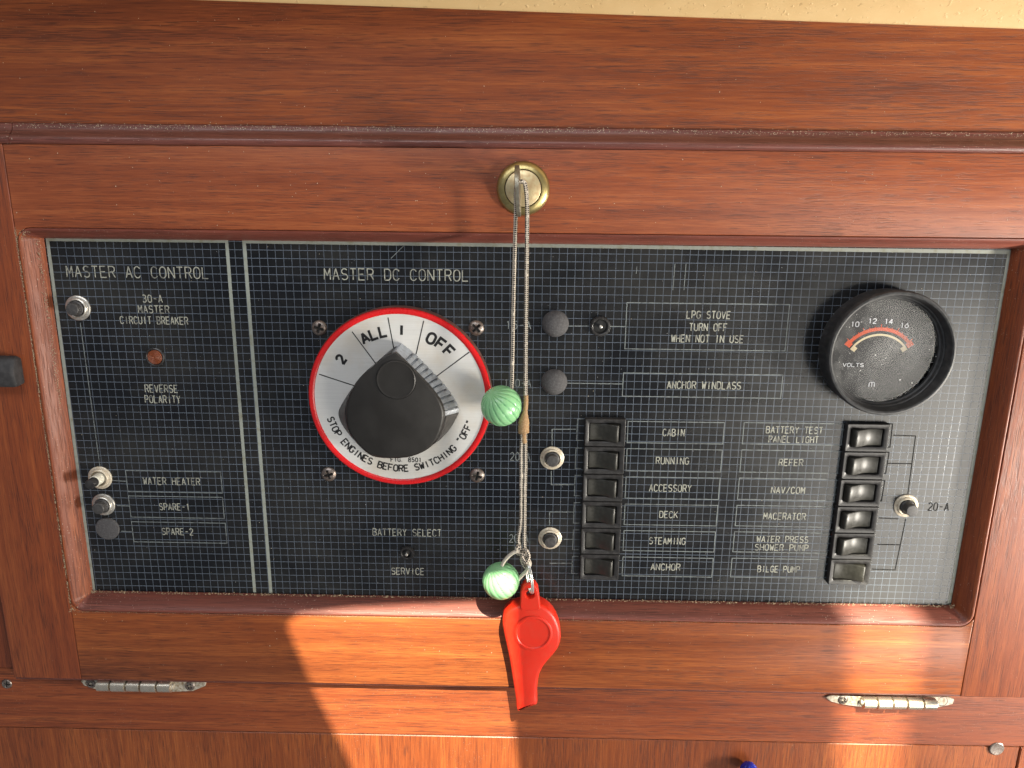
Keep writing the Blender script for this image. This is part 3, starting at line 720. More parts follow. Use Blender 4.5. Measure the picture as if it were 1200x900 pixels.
# ================================================================ rocker switches
def mirror_x(pts, cx): return [(2 * cx - x, y, d) for x, y, d in pts][::-1]
def rocker(cx, cy, w, h, raised, label, group):
    o = empty('rocker_switch', V(cx, cy, 0), label, 'rocker switch', group)
    x0, x1, y0, y1 = cx - w / 2, cx + w / 2, cy - h / 2 + 0.12, cy + h / 2 - 0.12
    ix0, ix1, iy0, iy1 = x0 + w * 0.10, x1 - w * 0.125, y0 + h * 0.16, y1 - h * 0.17
    sgn = 1
    mb = MB(); O = rrect(x0, y0, x1, y1, 1.0, 3); I = rrect(ix0, iy0, ix1, iy1, 1.2, 3)
    mb.loft([dd(O, 0.1), dd(O, 3.9), dd(offset(O, 0.5), 4.5), dd(offset(I, -0.5), 4.5), dd(I, 4.1), dd(I, 0.9)])
    mb.build('housing', 'black_plastic', o, sharp=50)
    a0, a1, b0, b1 = ix0 + 0.45, ix1 - 0.45, iy0 + 0.45, iy1 - 0.45; W_ = a1 - a0
    prof_ = [(0.0, 0.5), (0.0, 2.6), (0.02, 3.0)] + [(0.05 + 0.80 * t / 10, 3.0 - 0.9 * math.sin(PI * min(1, t / 8)) + 5.0 * (t / 10) ** 2) for t in range(11)] + [(0.885, 8.15), (0.92, 7.9), (0.945, 7.2), (0.97, 4.0), (0.99, 0.5)]
    sec = [(a0 + W_ * t if raised == 'right' else a1 - W_ * t, d) for t, d in prof_]
    mb = MB()
    mb.loft([[(x, b0 + 0.35, min(d, d)) for x, d in [(x, d - 0.35 if d > 1 else d) for x, d in sec]], [(x, b0 + 0.9, d) for x, d in sec], [(x, b1 - 0.9, d) for x, d in sec], [(x, b1 - 0.35, d - 0.35 if d > 1 else d) for x, d in sec]], True, True)
    mb.build('rocker', 'rocker_plastic', o, sharp=40)
    return o
def column(c, names, kinds, d, group, side):
    TL, TR, BL, BR = [pp(u, v, d) for u, v in c]
    xa, xb = (TL[0] + BL[0]) / 2, (TR[0] + BR[0]) / 2; ya, yb = (TL[1] + TR[1]) / 2, (BL[1] + BR[1]) / 2
    h = (yb - ya) / 6
    for i, (nm, kd) in enumerate(zip(names, kinds)):
        rocker((xa + xb) / 2, ya + h * (i + 0.5), xb - xa, h, kd, f'black rocker switch beside the {nm} label, {side}', group)
column([(686, 490), (733, 491), (679, 679.5), (725.5, 680.5)], ['CABIN', 'RUNNING', 'ACCESSORY', 'DECK', 'STEAMING', 'ANCHOR'], ['right'] * 6, 4.5, 'rocker switches in the left column', 'pressed in at its left end')
column([(993, 495.5), (1043.5, 498), (971, 684.5), (1018.5, 687)], ['BATTERY TEST', 'REFER', 'NAV/COM', 'MACERATOR', 'SHOWER PUMP'] + ['BILGE PUMP'], ['left'] * 5 + ['right'], 4.5, 'rocker switches in the right column', 'right-hand column')

# ================================================================ circuit breakers, plugs, toggles
def breaker(u, v, label, bh=8.0, popped=False, collar='cream_nut', r=9.0, lean=(0, 0)):
    c = pp(u, v, 1.0); o = empty('circuit_breaker', V(*c, 0), label, 'circuit breaker', 'push-button circuit breakers')
    lathe(*c, [(r, 0.1), (r, 0.9), (r - 0.6, 1.4), (r - 1.6, 1.5), (r - 1.9, 2.6), (r - 2.6, 3.1), (r - 3.1, 2.9), (r - 3.3, 0.7)], 48, cap1=True).build('collar', collar, o)
    n0 = 4.5 if not popped else 3.9
    if popped:
        lathe(*c, [(n0 + 0.3, 0.8), (n0 + 0.3, 8.6), (n0 - 0.2, 8.9)], 32).build('sleeve', 'white_plastic', o)
        lathe(*c, [(n0 - 0.2, 8.7), (n0 - 0.2, 14.4), (n0 - 0.5, 14.9), (n0 - 1.1, 15.1)], 32).build('button', 'black_plastic', o)
    else:
        lathe(*c, [(n0 + 0.75, 0.8), (n0 + 0.75, 3.4), (n0 + 0.3, 3.8), (n0, 3.9), (n0, bh - 0.6), (n0 - 0.4, bh - 0.1), (n0 - 1.0, bh)], 32).build('button', 'button_plastic', o)
    return o
breaker(91, 361, 'push-button breaker with silver collar left of the 30-A MASTER CIRCUIT BREAKER lettering', 8.5, collar='nickel_nut')
breaker(117, 560, 'popped-out breaker with white sleeve and black tip beside WATER HEATER', popped=True)
breaker(121, 591.5, 'push-button breaker with black button beside the SPARE-1 box', 9, collar='nickel_nut', r=8.8)
breaker(647, 537, 'push-button breaker with cream collar left of the RUNNING switch', 8)
breaker(644.5, 631, 'push-button breaker with cream collar left of the STEAMING switch', 8.5)
breaker(1062, 593, 'push-button breaker with cream collar beside the 20-A lettering at right', 10.5)
c = pp(126, 619.5, 1); o = lathe(*c, [(9.0, 0.1), (9.1, 1.2), (8.7, 1.9), (7.8, 2.1)], 48).build('blanking_plug', 'boot_rubber', loc=V(*c, 0))
tag(o, 'flat dark grey round blanking plug beside the SPARE-2 box', 'plug')
for (a, b, lb) in ((651, 380, 'grey domed rubber cap in line with LPG STOVE, upper of the two domes'), (649.5, 448.5, 'grey domed rubber cap in line with ANCHOR WINDLASS, lower of the two domes')):
    c = pp(a, b, 3); mb = lathe(*c, [(9.6, 0.1), (9.6, 1.0), (9.3, 2.4), (8.3, 4.1), (6.8, 5.5), (4.8, 6.5), (2.4, 7.1), (0.8, 7.2)], 40)
    o = mb.build('rubber_cap', 'boot_rubber', loc=V(*c, 0)); tag(o, lb, 'rubber cap', 'domed rubber caps')
def toggle(u, v, r, label, nut):
    c = pp(u, v, 1.5); o = empty('toggle_switch', V(*c, 0), label, 'toggle switch')
    mb = MB()
    loops = []
    for rr, d in [(r, 0.1), (r, 2.2), (r - 0.5, 2.8)]:
        loops.append([(c[0] + (rr - (0.35 if k % 4 < 2 else 0)) * math.cos(2 * PI * k / 80), c[1] + (rr - (0.35 if k % 4 < 2 else 0)) * math.sin(2 * PI * k / 80), d) for k in range(80)])
    loops += [circ(*c, r - 1.6, 2.9, 80), circ(*c, r - 2.1, 2.6, 80), circ(*c, r - 2.4, 0.8, 80)]
    mb.loft(loops); mb.build('nut', nut, o)
    lathe(*c, [(r - 2.6, 0.9), (r - 4.6, 1.2)], 32, cap1=True).build('bore', 'dark_switch_bore', o)
    lathe(c[0] + 0.1, c[1] - 0.2, [(1.0, 1.0), (1.3, 4.5), (1.1, 5.4), (0.5, 5.8)], 20).build('lever', 'nickel_nut', o)
toggle(703.5, 382.5, 7.4, 'small black ring toggle with bright tip left of the LPG STOVE box', 'black_plastic')
toggle(477, 648, 5.8, 'tiny dark toggle between the BATTERY SELECT and SERVICE lettering', 'black_plastic')
c = pp(181.5, 418.5, 1.5)
o = empty('indicator_lamp', V(*c, 0), 'small unlit amber-red indicator lamp above the REVERSE POLARITY lettering', 'indicator lamp')
lathe(*c, [(6.9, 0.1), (6.8, 1.6), (6.1, 2.0), (5.6, 1.6), (5.5, 0.9)], 40).build('bezel', 'black_plastic', o)
lathe(*c, [(5.4, 0.8)] + [(5.2 - 0.45 * k, 2.0 + (0.35 if k % 2 else 0.0) + 0.05 * k) for k in range(11)], 32).build('lens', 'lens_red', o, sharp=15)

# ================================================================ voltmeter
GC = pp(1046, 415.5, 20); GR = (pp(1121, 415, 20)[0] - pp(971, 415, 20)[0]) / 2
vm = empty('voltmeter', V(*GC, 0), 'round black voltmeter with deep bezel and orange scale at the top right of the panel', 'voltmeter')
mb = MB(); nn = 192; loops = []
for rr, d, kn_ in [(GR - 0.5, 0.1, 0), (GR - 0.4, 3, 0), (GR - 0.1, 4, 1), (GR + 0.2, 15, 1), (GR + 0.4, 16.2, 0), (GR + 0.1, 19, 0), (GR - 0.6, 20, 0), (GR - 1.8, 20.3, 0), (GR - 2.8, 19.7, 0), (GR - 3.3, 18.4, 0), (GR - 4.3, 12.5, 0), (GR - 5.0, 12.0, 0), (GR - 5.6, 9.6, 0), (GR - 6.6, 9.0, 0), (GR - 6.8, 7.2, 0)]:
    loops.append([(GC[0] + (rr - (0.5 if kn_ and k % 4 < 2 else 0)) * math.cos(2 * PI * k / nn), GC[1] + (rr - (0.5 if kn_ and k % 4 < 2 else 0)) * math.sin(2 * PI * k / nn), d) for k in range(nn)])
mb.loft(loops, False, False); mb.build('bezel', 'bezel_plastic', vm)
simple('gauge_face', (0.020, 0.020, 0.022), 0.55, noise=0.5, nscale=60)
lathe(*GC, [(GR - 6.5, 2.6), (GR - 7.0, 3.0)], 96).build('scale_plate', 'gauge_face', vm)
lathe(*GC, [(GR - 6.4, 7.9), (GR - 6.9, 8.4)], 96).build('glass', 'gauge_glass', vm)
def gp(a, b, d=3.2): return pp(900 + a / 4, 270 + b / 4, d)
PV = gp(508, 640); sc_ = 0.5986 / 4 * 0.99
def gang(a, b):
    q = gp(a, b); return math.atan2(-(q[1] - PV[1]), q[0] - PV[0])
def garc(r, a0, a1, w, d, mb=None, n=30):
    mb = mb or MB(); ribbon(mb, [(PV[0] + r * math.cos(a0 + (a1 - a0) * k / n), PV[1] - r * math.sin(a0 + (a1 - a0) * k / n)) for k in range(n + 1)], w, d); return mb
aL, aR = gang(352, 530), gang(680, 538); ro = 0.6 / 4 * 183; ri = 0.6 / 4 * 156
mb = garc(ro, aL, aR, 2.5, 3.15); garc(ro - 0.2, aL, aL - 0.14, 4.6, 3.25, mb, 4); garc(ro - 0.2, aR, aR + 0.14, 4.6, 3.25, mb, 4)
for k in range(1, 14):
    a = aL + (aR - aL) * k / 14; L_ = 3.4 if k % 3 == 1 else 2.0
    ribbon(mb, [(PV[0] + (ro + r) * math.cos(a), PV[1] - (ro + r) * math.sin(a)) for r in (0.5, L_)], 0.5, 3.3)
mb.build('red_scale', 'gauge_orange', vm)
mb = garc(ri, aL - 0.1, aR + 0.1, 1.5, 3.35); garc(ri - 1.2, aL + 0.02, aL - 0.14, 3.8, 3.45, mb, 4); garc(ri - 1.2, aR - 0.02, aR + 0.14, 3.8, 3.45, mb, 4)
mb.build('cream_scale', 'gauge_cream', vm)
for t_, a, b in (('10', 408, 447), ('12', 490, 432), ('14', 566, 434), ('16', 640, 452)):
    mb = MB(); c = gp(a, b); w_ = 2.0
    for i, ch in enumerate(t_): glyph(mb, ch, c[0] - 3.0 + i * 3.2, c[1] + 0.6, w_ * 1.2, 3.4, 0.6, 3.3)
    mb.build('lettering', 'gauge_white', vm, label='white figures reading ' + t_)
mb = MB(); x0, y0 = gp(350, 638); x1, _ = gp(447, 638)
for i, ch in enumerate('VOLTS'): glyph(mb, ch, x0 + (x1 - x0) / 4.75 * i, y0, (x1 - x0) / 4.75 * 0.74, 2.5, 0.42, 3.3)
mb.build('lettering', 'gauge_white', vm, label='white lettering reading VOLTS')
mb = MB(); c = gp(486, 722)
for dx in (-1.9, 0.0, 1.9): ribbon(mb, [(c[0] + dx, c[1] + 1.7), (c[0] + dx, c[1] - (1.0 if dx else 1.7))], 0.75, 3.3)
ribbon(mb, [(c[0] - 1.9, c[1] - 1.1), (c[0] - 1.2, c[1] - 1.7), (c[0] + 1.2, c[1] - 1.7), (c[0] + 1.9, c[1] - 1.1)], 0.5, 3.36)
mb.build('emblem', 'gauge_white', vm, label='small white three-bar maker emblem')
lathe(*gp(498, 635), [(2.6, 3.1), (2.5, 3.5), (1.8, 3.7)], 24).build('pivot', 'black_rubber', vm)

# ================================================================ lock and key
LC = pp(613, 221, 18); LR = (pp(644.5, 221, 16)[0] - pp(582, 221, 16)[0]) / 2
lk = empty('door_lock', V(*LC, DF), 'round brass cylinder lock in the top rail above the panel', 'lock')
lathe(*LC, [(LR, DF + 0.1), (LR, DF + 0.8), (LR - 0.5, DF + 1.9), (LR - 1.8, DF + 3.2), (LR - 3.6, DF + 4.1), (LR - 5.2, DF + 4.4), (LR - 5.5, DF + 4.0)], 72, cap1=False).build('rose', 'brass', lk)
lathe(*LC, [(LR - 5.3, DF + 3.6), (LR - 5.8, DF + 3.7)], 72).build('groove', 'dark_groove', lk)
lathe(*LC, [(LR - 5.95, DF + 3.3), (LR - 6.0, DF + 4.2), (LR - 6.3, DF + 4.4)], 72).build('cylinder', 'brass_face', lk)
# key: bow seen on edge, turned a few degrees so that its left face shows
K0 = DF + 4.3
kc = pp(608.5, 224, K0 + 13); ky = empty('key', V(kc[0], kc[1], K0), 'dark brass key seen on edge standing out of the lock', 'key')
def keyplate(out, xoff, th, mat, name, par, slant=0.045):
    mb = MB(); L = []
    for sx in (-th / 2, -th / 2 + 0.3, th / 2 - 0.3, th / 2):
        ins = 0.35 if abs(sx) >= th / 2 - 1e-6 else 0
        oo = offset(out, ins)
        L.append([(kc[0] + xoff + sx + (d - K0) * -slant + (y) * 0.045, kc[1] + y, d) for y, d in oo])
    mb.loft(L, True, True); return mb.build(name, mat, par, sharp=40)
bow = [(16 * math.sin(a) * (1.0 if abs(math.sin(a)) < 2 else 1) , K0 + 17.5 + 11.5 * -math.cos(a)) for a in [2 * PI * k / 28 for k in range(28)]]
keyplate(bow, 0.0, 2.9, 'key_steel', 'bow', ky)
keyplate([(-4.2, K0 - 1.2), (4.2, K0 - 1.2), (4.2, K0 + 8), (-4.2, K0 + 8)], 0.0, 2.2, 'key_steel', 'shank', ky)

# ================================================================ lanyard, beads, whistle
def P3(u, v, d): return (*pp(u, v, d), d)
cord = empty('lanyard_cord', V(*pp(614, 250, 30), 30), 'thin black and white braided cord loop hanging from the key', 'cord')
CR = 1.35
left = smooth([P3(611.5, 213, K0 + 21), P3(606.5, 214, K0 + 20), P3(604.5, 226, K0 + 14), P3(604.5, 245, K0 + 10), P3(603.4, 285, 28), P3(601.6, 360, 27), P3(600.4, 430, 27), P3(599, 458, 26), P3(592, 470, 26)])
right = smooth([P3(606, 213, K0 + 21), P3(613.5, 213, K0 + 21), P3(616, 220, K0 + 20), P3(617.6, 240, K0 + 16), P3(617.5, 285, 30), P3(616.5, 360, 29), P3(616, 430, 29), P3(616, 480, 29)])
tube(left, CR).build('strand', 'braided_cord', cord, sharp=80)
tube(right, CR).build('strand', 'braided_cord', cord, sharp=80)
l2 = smooth([P3(612, 505, 29), P3(611, 530, 29), P3(610.8, 570, 30), P3(610.5, 610, 30), P3(607.5, 632, 31), P3(610, 644, 33)])
r2 = smooth([P3(615.5, 505, 29), P3(615.8, 540, 29), P3(615, 580, 30), P3(614.8, 615, 30), P3(614.5, 636, 31), P3(616, 650, 31)])
tube(l2, CR).build('strand', 'braided_cord', cord, sharp=80)
tube(r2, CR).build('strand', 'braided_cord', cord, sharp=80)
wp = smooth([P3(616.5, 463, 29), P3(616.3, 474, 29), P3(615.2, 484, 29), P3(614, 494, 29), P3(613.6, 503, 29), P3(614, 508, 29), P3(614.5, 519, 29)], 6)
nw = len(wp)
def wr(i):
    t = i / nw
    base = 1.6 if t < 0.3 else (1.6 + 2.2 * min(1, (t - 0.3) / 0.18) if t < 0.80 else 1.9)
    return base * (1 + 0.06 * math.sin(i * 2.4))
tube(wp, [wr(i) for i in range(nw)], 14).build('whipping', 'whipping_twine', cord, sharp=80)
kp = smooth([P3(610, 640, 33), P3(606, 641, 34), P3(606, 648, 34), P3(613, 650, 35), P3(619, 655, 34), P3(621, 662, 32), P3(616, 665, 31), P3(611, 656, 30), P3(612, 646, 32), P3(617, 645, 35), P3(620, 652, 36), P3(616, 659, 37), P3(611, 652, 36)], 8)
tube(kp, CR * 0.95).build('knot', 'braided_cord', cord, sharp=80)
lp1 = smooth([P3(609, 645, 34), P3(601, 648, 34), P3(593, 655, 33), P3(588.5, 662, 31), P3(588, 668, 28)])
tube(lp1, CR).build('bead_loop', 'pale_cord', cord, sharp=80)
lp2 = smooth([P3(618, 656, 34), P3(620, 662, 34), P3(617, 669, 33), P3(611, 675, 31), P3(606, 681, 28)])
tube(lp2, CR).build('bead_loop', 'pale_cord', cord, sharp=80)
def bead(u, v, d, rpx, axis, label, ribs=17, twist=0.5):
    c = Vector((*pp(u, v, d), d)); r = rpx * (532.5 - d) / F / 0.985
    mb = MB(); ax = Vector(axis).normalized(); sx = ax.cross(Vector((0.3, 0.2, 1))).normalized(); sy = ax.cross(sx)
    nt, npz = 132, 40; gro = []; prev = None
    for i in range(1, npz):
        th = PI * i / npz; pts = []
        for j in range(nt):
            ph = 2 * PI * j / nt + twist * math.cos(th)
            g = abs(math.sin(ph * ribs / 2)) ; g2 = (1 - g) ** 5 * min(1, math.sin(th) * 2.2)
            rr = r * (1 - 0.055 * g2)
            pts.append(tuple(c + (sx * math.cos(ph - twist * math.cos(th) * 0) * math.sin(th) + sy * math.sin(ph) * math.sin(th) + ax * math.cos(th)) * rr)); gro.append(g2)
        lp = mb.loop(pts)
        if prev: mb.bridge(prev, lp)
        else: mb.cap(lp)
        prev = lp
    mb.cap(prev)
    o = mb.build('bead', 'mint_bead', loc=V(c[0], c[1], c[2]), sharp=80)
    at = o.data.attributes.new('groove', 'FLOAT', 'POINT')
    for i_, g_ in enumerate(gro): at.data[i_].value = g_
    tag(o, label, 'bead', 'ribbed mint-green beads'); return o
bead(587.5, 475.5, 27, 24.6, (-0.55, -0.80, 0.55), 'upper mint-green ribbed bead overlapping the dial rim')
bead(587, 680.5, 29, 23.6, (-0.5, -0.85, 0.25), 'lower mint-green ribbed bead touching the whistle', twist=0.9)
# wire ring through the whistle's eye
wr_ = empty('split_ring', V(*pp(620, 678, 33), 33), 'small bright wire ring joining cord and whistle', 'ring')
rc_ = Vector((*pp(619.5, 677, 33), 33)); axr = Vector((0.13, 1, 0.0)).normalized(); azr = Vector((0.32, 0.0, 1)).normalized()
for k_, o_ in enumerate((0.0, 1.1)):
    pth = [tuple(rc_ + Vector((o_, 0, 0)) + axr * 12.2 * math.cos(2 * PI * t / 40) + azr * 6.0 * math.sin(2 * PI * t / 40)) for t in range(41)]
    tube(pth, 0.55, 8, caps=False).build('coil', 'wire_steel', wr_, sharp=80)

WD = 30.0                                             # front of the whistle
def wz(a, b, d=WD): return pp(540 + a / 3.333, 580 + b / 3.333, d)
wh = empty('whistle', V(*wz(270, 560), 22), 'red plastic whistle hanging below the panel, mouthpiece down', 'whistle')
out_z = [(236, 432), (262, 425), (300, 428), (335, 444), (362, 470), (382, 508), (391, 550), (386, 590), (368, 620), (344, 648), (322, 676), (308, 706), (301, 740), (298, 780), (297, 824), (260, 836), (222, 850), (214, 800), (203, 730), (192, 660), (180, 600), (168, 545), (162, 500), (170, 470), (196, 446)]
def cr(P, n):
    m_ = len(P); out = []
    for k in range(n):
        t = k / n * m_; i = int(t); f = t - i
        p0, p1, p2, p3 = P[(i - 1) % m_], P[i % m_], P[(i + 1) % m_], P[(i + 2) % m_]
        if i in (14, 15): out.append(tuple(p1[c] + (p2[c] - p1[c]) * f for c in (0, 1))); continue
        out.append(tuple(0.5 * ((2 * p1[c]) + (p2[c] - p0[c]) * f + (2 * p0[c] - 5 * p1[c] + 4 * p2[c] - p3[c]) * f * f + (3 * p1[c] - p0[c] - 3 * p2[c] + p3[c]) * f ** 3) for c in (0, 1)))
    return out
wo = cr([wz(a, b) for a, b in out_z], 150)
mb = slab(wo, [(1.0, 15.6), (0.2, 16.4), (0, 17.6), (0, 26.5), (0.35, 28.2), (1.3, 29.6), (2.6, WD)], cap0=True)
mb.build('body', 'whistle_plastic', wh, sharp=50)
wc = wz(283, 540)
lathe(*wc, [(14.6, WD - 0.3), (14.5, WD + 0.6), (13.9, WD + 0.95), (12.6, WD + 0.95), (12.2, WD + 0.5), (12.0, WD + 0.35), (6, WD + 0.35)], 64).build('side_disc', 'whistle_plastic', wh)
# eye tab with its slot
tabo = [wz(*q) for q in [(230, 440), (234, 372), (248, 350), (268, 343), (288, 349), (302, 368), (312, 440), (312, 452), (232, 452)]]
ey = wz(270, 390)
tab = MB()
o24 = []
for k in range(36):
    a = 2 * PI * k / 36; cx_, cy_ = wz(271, 398); best = None
    dx_, dy_ = math.cos(a), math.sin(a)
    for i in range(len(tabo)):
        p, q2 = tabo[i], tabo[(i + 1) % len(tabo)]
        ex, ey_ = q2[0] - p[0], q2[1] - p[1]; den = dx_ * ey_ - dy_ * ex
        if abs(den) < 1e-9: continue
        t = ((p[0] - cx_) * ey_ - (p[1] - cy_) * ex) / den; s_ = ((p[0] - cx_) * dy_ - (p[1] - cy_) * dx_) / den
        if t > 0 and -1e-6 <= s_ <= 1 + 1e-6 and (best is None or t < best): best = t
    o24.append((cx_ + dx_ * best, cy_ + dy_ * best))
hole = [(ey[0] + 3.1 * math.cos(2 * PI * k / 36), ey[1] + 3.0 * math.sin(2 * PI * k / 36)) for k in range(36)]
La = tab.loft([dd(hole, 22.5), dd(hole, 29.3), dd(offset(hole, -0.7), 30.4), dd(offset(o24, 0.9), 30.4), dd(offset(o24, 0.15), 29.6), dd(o24, 28.6), dd(o24, 22.5)], False, False)
tab.bridge(La[-1], La[0])
tab.build('eye_tab', 'whistle_plastic', wh, sharp=40)

# ================================================================ hinges, small screws, catch, blue bead
def hinge(pxs, pxe, vL, vR, leaf, scr, label):
    d = 8.5
    A = pp(pxs, vL, d + 3); B = pp(pxe, vR, d + 3)
    o = empty('barrel_hinge', V((A[0] + B[0]) / 2, (A[1] + B[1]) / 2, d), label, 'hinge', 'hinges along the lower edge of the door')
    lf = [pp(u, v, d) for u, v in leaf]
    slab(lf, [(0, 6.0), (0, 7.6), (0.5, 8.1)]).build('leaf', 'hinge_leaf_steel', o, sharp=40)
    n = 5; wd = [0.19, 0.21, 0.19, 0.22, 0.19]; x = 0
    for k in range(n):
        a, b = x + 0.010, x + wd[k] - 0.010; x += wd[k]
        rr = 4.5 if k % 2 == 0 else 4.75
        pa = [A[i] + (B[i] - A[i]) * a for i in (0, 1)]; pb = [A[i] + (B[i] - A[i]) * b for i in (0, 1)]
        fr_ = [(0, 0.80), (0.03, 1.0), (0.5, 1.0), (0.97, 1.0), (1.0, 0.80)]
        path = [(pa[0] + (pb[0] - pa[0]) * t, pa[1] + (pb[1] - pa[1]) * t, d + 2.6) for t, _ in fr_]
        tube(path, [rr * q for _, q in fr_], 28).build('knuckle', 'hinge_steel', o, sharp=50)
    tube([(A[0] - 1.0, A[1], d + 2.6), (A[0] + 0.5, A[1], d + 2.6), (B[0] - .5, B[1], d + 2.6), (B[0] + 1.2, B[1], d + 2.6)], [2.0, 2.4, 2.4, 2.0], 16).build('pin', 'hinge_leaf_steel', o, sharp=50)
    for (u, v, hole_) in scr:
        c = pp(u, v, d)
        if hole_: lathe(*c, [(4.2, 8.12), (3.6, 8.2), (3.0, 7.4), (2.4, 6.5)], 28).build('screw', 'rusty_screw', o, label='sunken dark screw of the hinge')
        else: screw_obj(c, 8.0, 4.2, 1.5, 0.5, 'rusty_screw', o)
    return o
hinge(114, 202, 803.3, 804.8, [(94, 799), (97, 794.5), (110, 793.5), (150, 797), (205, 797), (235, 797.5), (241, 800), (240, 804.5), (226, 810.5), (204, 811.5), (150, 811.5), (110, 808), (98, 804)],
      [(106, 801.5, False), (222, 804.5, False)], 'bright barrel hinge with two screws below the left end of the door')
hinge(1010, 1097, 823.5, 825, [(968, 818), (975, 815.5), (1010, 816.5), (1060, 817), (1112, 817.5), (1119, 820.5), (1117, 826), (1103, 829), (1090, 832), (1040, 832), (1008, 829), (988, 826.5), (974, 823)],
      [(988, 820.5, False), (1105, 822.5, True)], 'sunlit barrel hinge with one dark screw hole below the right end of the door')
o = screw_obj(pp(8, 801.5, 6.5), 6.2, 4.2, 1.0, 0.2, 'rusty_screw', None, V(*pp(8, 801.5, 6.5), 6.2), flat=True)
tag(o, 'single dull screw in the lower rail left of the left hinge', 'screw')
o = lathe(*pp(1168, 877.5, 6.4), [(6.0, 5.0), (5.9, 6.6), (5.2, 7.0), (3.6, 6.8)], 32).build('screw_plug', 'rusty_screw', loc=V(*pp(1168, 877.5, 6.4), 6.2))
tag(o, 'half hidden round metal stud below the right hinge on the joint line', 'stud')
# black catch on the left stile
a = pp(23, 416, 15); b = pp(23, 453, 19)
y0, y1 = a[1], b[1]; xr = a[0]
mb = MB(); sec = [(y0 + 1.5, DF + 0.1), (y0 + 0.2, DF + 2.5), (y0 + 0.8, DF + 5.5), (y0 + 2.5, DF + 7.6), (y0 + 9.5, DF + 10.5), (y0 + 11.5, DF + 10.7), (y1 - 2.0, DF + 9.5), (y1 - 0.4, DF + 8.4), (y1, DF + 6.5), (y1 - 0.5, DF + 0.1)]
cyy = (y0 + y1) / 2
def shr(k, q): return [(xr - q, cyy + (y - cyy) * k, DF + 0.1 + (d - DF - 0.1) * k) for y, d in sec]
mb.loft([shr(1.0, 60), shr(1.0, 3.0), shr(0.97, 1.2), shr(0.90, 0.3), shr(0.80, 0.0)], True, True)
o = mb.build('door_catch', 'black_rubber', loc=V(xr - 10, cyy, DF), sharp=30); tag(o, 'scuffed black block catch on the left stile at the picture edge', 'catch')
# cobalt bead at the bottom edge
c = pp(877.5, 903, 14); mb = MB(); pts = []
for i in range(1, 24):
    th = PI * i / 24
    pts.append([(c[0] + 6.6 * math.sin(th) * (1 + 0.07 * math.cos(9 * (2 * PI * j / 54))) * math.cos(2 * PI * j / 54), c[1] - 7.4 * math.cos(th), 14 + 6.6 * math.sin(th) * (1 + 0.07 * math.cos(9 * (2 * PI * j / 54))) * math.sin(2 * PI * j / 54)) for j in range(54)])
mb.loft(pts, True, True); o = mb.build('blue_bead', 'blue_glass', loc=V(c[0], c[1], 14), sharp=80)
tag(o, 'small glossy cobalt-blue bead cut by the bottom edge of the picture', 'bead')

# ================================================================ dust and crud in the creases
def flakes(name, spots, mat, parent=None):
    mb = MB()
    for (x, y, d, r) in spots:
        pts = []
        for k in range(5):
            a = 2 * PI * k / 5 + random.random(); q = r * random.uniform(0.5, 1.1)
            pts.append((x + q * math.cos(a), y + q * math.sin(a), d))
        a_ = mb.loop(pts); t_ = mb.loop([(x + random.uniform(-.2, .2) * r, y + random.uniform(-.2, .2) * r, d + r * 0.6)])
        for k in range(5): mb.f.append((a_[k], a_[(k + 1) % 5], t_[0]))
    o = mb.build(name, mat, parent, loc=None, flat=True); tag(o, kind='stuff'); return o
rnd = random.Random(3)
sp = []
for _ in range(900):                                   # along the moulding's outer groove: left side, then bottom
    y = rnd.uniform(-6, PH + 6); sp.append((-10.5 + rnd.gauss(0, 0.32), y, 13.9 + rnd.uniform(0, .3), rnd.uniform(0.15, 0.55)))
for _ in range(1100):
    x = rnd.uniform(-8, PW + 8); sp.append((x, PH + 10.5 + rnd.gauss(0, 0.3), 13.9 + rnd.uniform(0, .2), rnd.uniform(0.10, 0.34)))
for _ in range(260): sp.append((-1.2 + rnd.gauss(0, 0.8) , rnd.uniform(0, PH * 0.45), 5.5 + rnd.uniform(0, 1.5), rnd.uniform(0.15, 0.6)))
for _ in range(1500): sp.append((rnd.uniform(0, PW), PH + 0.25 + rnd.gauss(0, 0.5), 1.0 + rnd.uniform(0, 1.6), rnd.uniform(0.2, 0.7)))
for (cx_, cy_, dz) in ((-1, PH + 1, 1.5), (-9.5, PH + 9.5, 13), (-8, -5, 12.8), (PW + 1, PH + 1, 2)):
    for _ in range(110): sp.append((cx_ + rnd.gauss(0, 2.0), cy_ + rnd.gauss(0, 1.6), dz + rnd.uniform(0, 1.0), rnd.uniform(0.2, 0.8)))
o = flakes('dust_in_joints', sp, 'crud'); tag(o, 'pale dust and dried varnish gathered in the grooves of the moulding', 'dust')
sp = []
for _ in range(1700):
    x = rnd.uniform(-60, 730); sp.append((x, T - 11.8 + rnd.gauss(0, 1.0), 10.7 + rnd.uniform(0, .3), rnd.uniform(0.08, 0.42)))
for _ in range(150): sp.append((rnd.uniform(-60, 740), rnd.uniform(T + 1, -10), DF + 0.02, rnd.uniform(0.15, 0.45)))
for _ in range(90): sp.append((rnd.uniform(-60, 740), rnd.uniform(T - 95, T - 15), 9.02, rnd.uniform(0.15, 0.4)))
for _ in range(110): sp.append((rnd.uniform(-10, 700), rnd.uniform(PH + 12, door_bot - 2), DF + 0.02, rnd.uniform(0.12, 0.4)))
for _ in range(120): sp.append((rnd.uniform(4, PW - 4), rnd.uniform(4, PH - 4), 0.3, rnd.uniform(0.1, 0.38)))
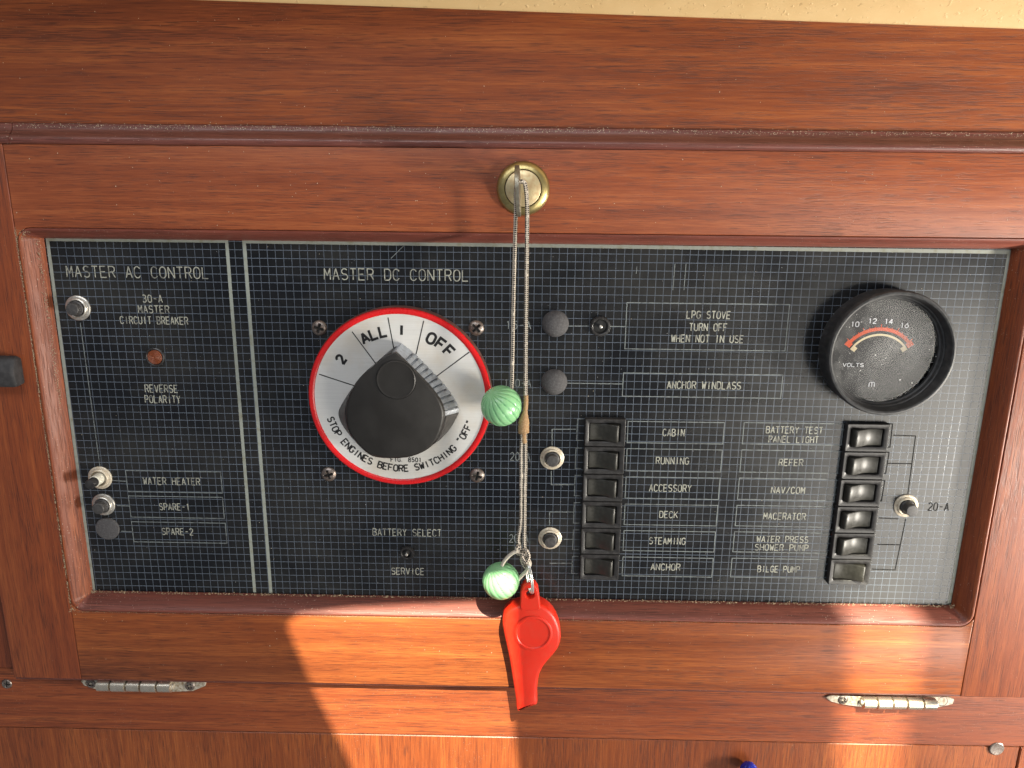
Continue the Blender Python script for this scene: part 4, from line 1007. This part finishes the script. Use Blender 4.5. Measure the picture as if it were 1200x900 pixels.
o = flakes('dust_specks', sp, 'dust'); tag(o, 'tiny pale dust specks scattered over the wood and the panel', 'dust')

# ================================================================ unseen boards added behind the camera, cut to shape the sun patches
def gobo(name, ydist, holes, ext, mat):
    """upright board ydist mm in front of the wall; holes are given where their light lands on the door's face"""
    k = (ydist - DF) / SUN.y
    def back(p):                                      # plan point on the door face -> point on the board
        return (p[0] - SUN.x * k, p[1] + SUN.z * k, ydist)
    bm = bmesh.new(); es = []
    def addloop(L):
        vs_ = [bm.verts.new(V(*back(p))) for p in L]
        for i in range(len(vs_)): es.append(bm.edges.new((vs_[i], vs_[(i + 1) % len(vs_)])))
    addloop(ext)
    for h_ in holes: addloop(h_)
    bmesh.ops.triangle_fill(bm, use_beauty=True, use_dissolve=False, edges=es)
    r_ = bmesh.ops.extrude_face_region(bm, geom=bm.faces[:])
    bmesh.ops.translate(bm, verts=[v for v in r_['geom'] if isinstance(v, bmesh.types.BMVert)], vec=(0, -0.004, 0))
    me = bpy.data.meshes.new(name); bm.to_mesh(me); bm.free(); me.materials.append(MATS[mat])
    o = bpy.data.objects.new(name, me); COL.objects.link(o); tag(o, kind='structure'); return o
simple('gobo_board', (0.20, 0.13, 0.08), 0.6)
def pl(L): return [pp(u, v, DF) for u, v in L]
h_left = pl([(334, 729), (350, 714), (412, 703), (596, 688), (600, 760), (607, 850), (626, 990), (452, 990), (398, 865), (365, 800)])
big_l = [(-200, 180), (330, 180), (420, 520), (-200, 520)]
h_right = [(590 + 0, 150), (PW + 60, 150), (PW + 60, 520), (500, 520)]
gobo('sun_gobo_left', 1250, [h_left, [(520, 120), (760, 120), (760, 520), (520, 520)]], [(-330, -330), (1000, -330), (1000, 560), (-330, 560)], 'gobo_board')
strip_r = pl([(1000, 640), (1092, 644), (1078, 800), (1060, 990), (988, 990), (996, 800)])
gobo('sun_gobo_right', 3400, [[(-60, 150), (470, 150), (470, 540), (-60, 540)], strip_r], [(-600, -600), (1300, -600), (1300, 760), (-600, 760)], 'gobo_board')
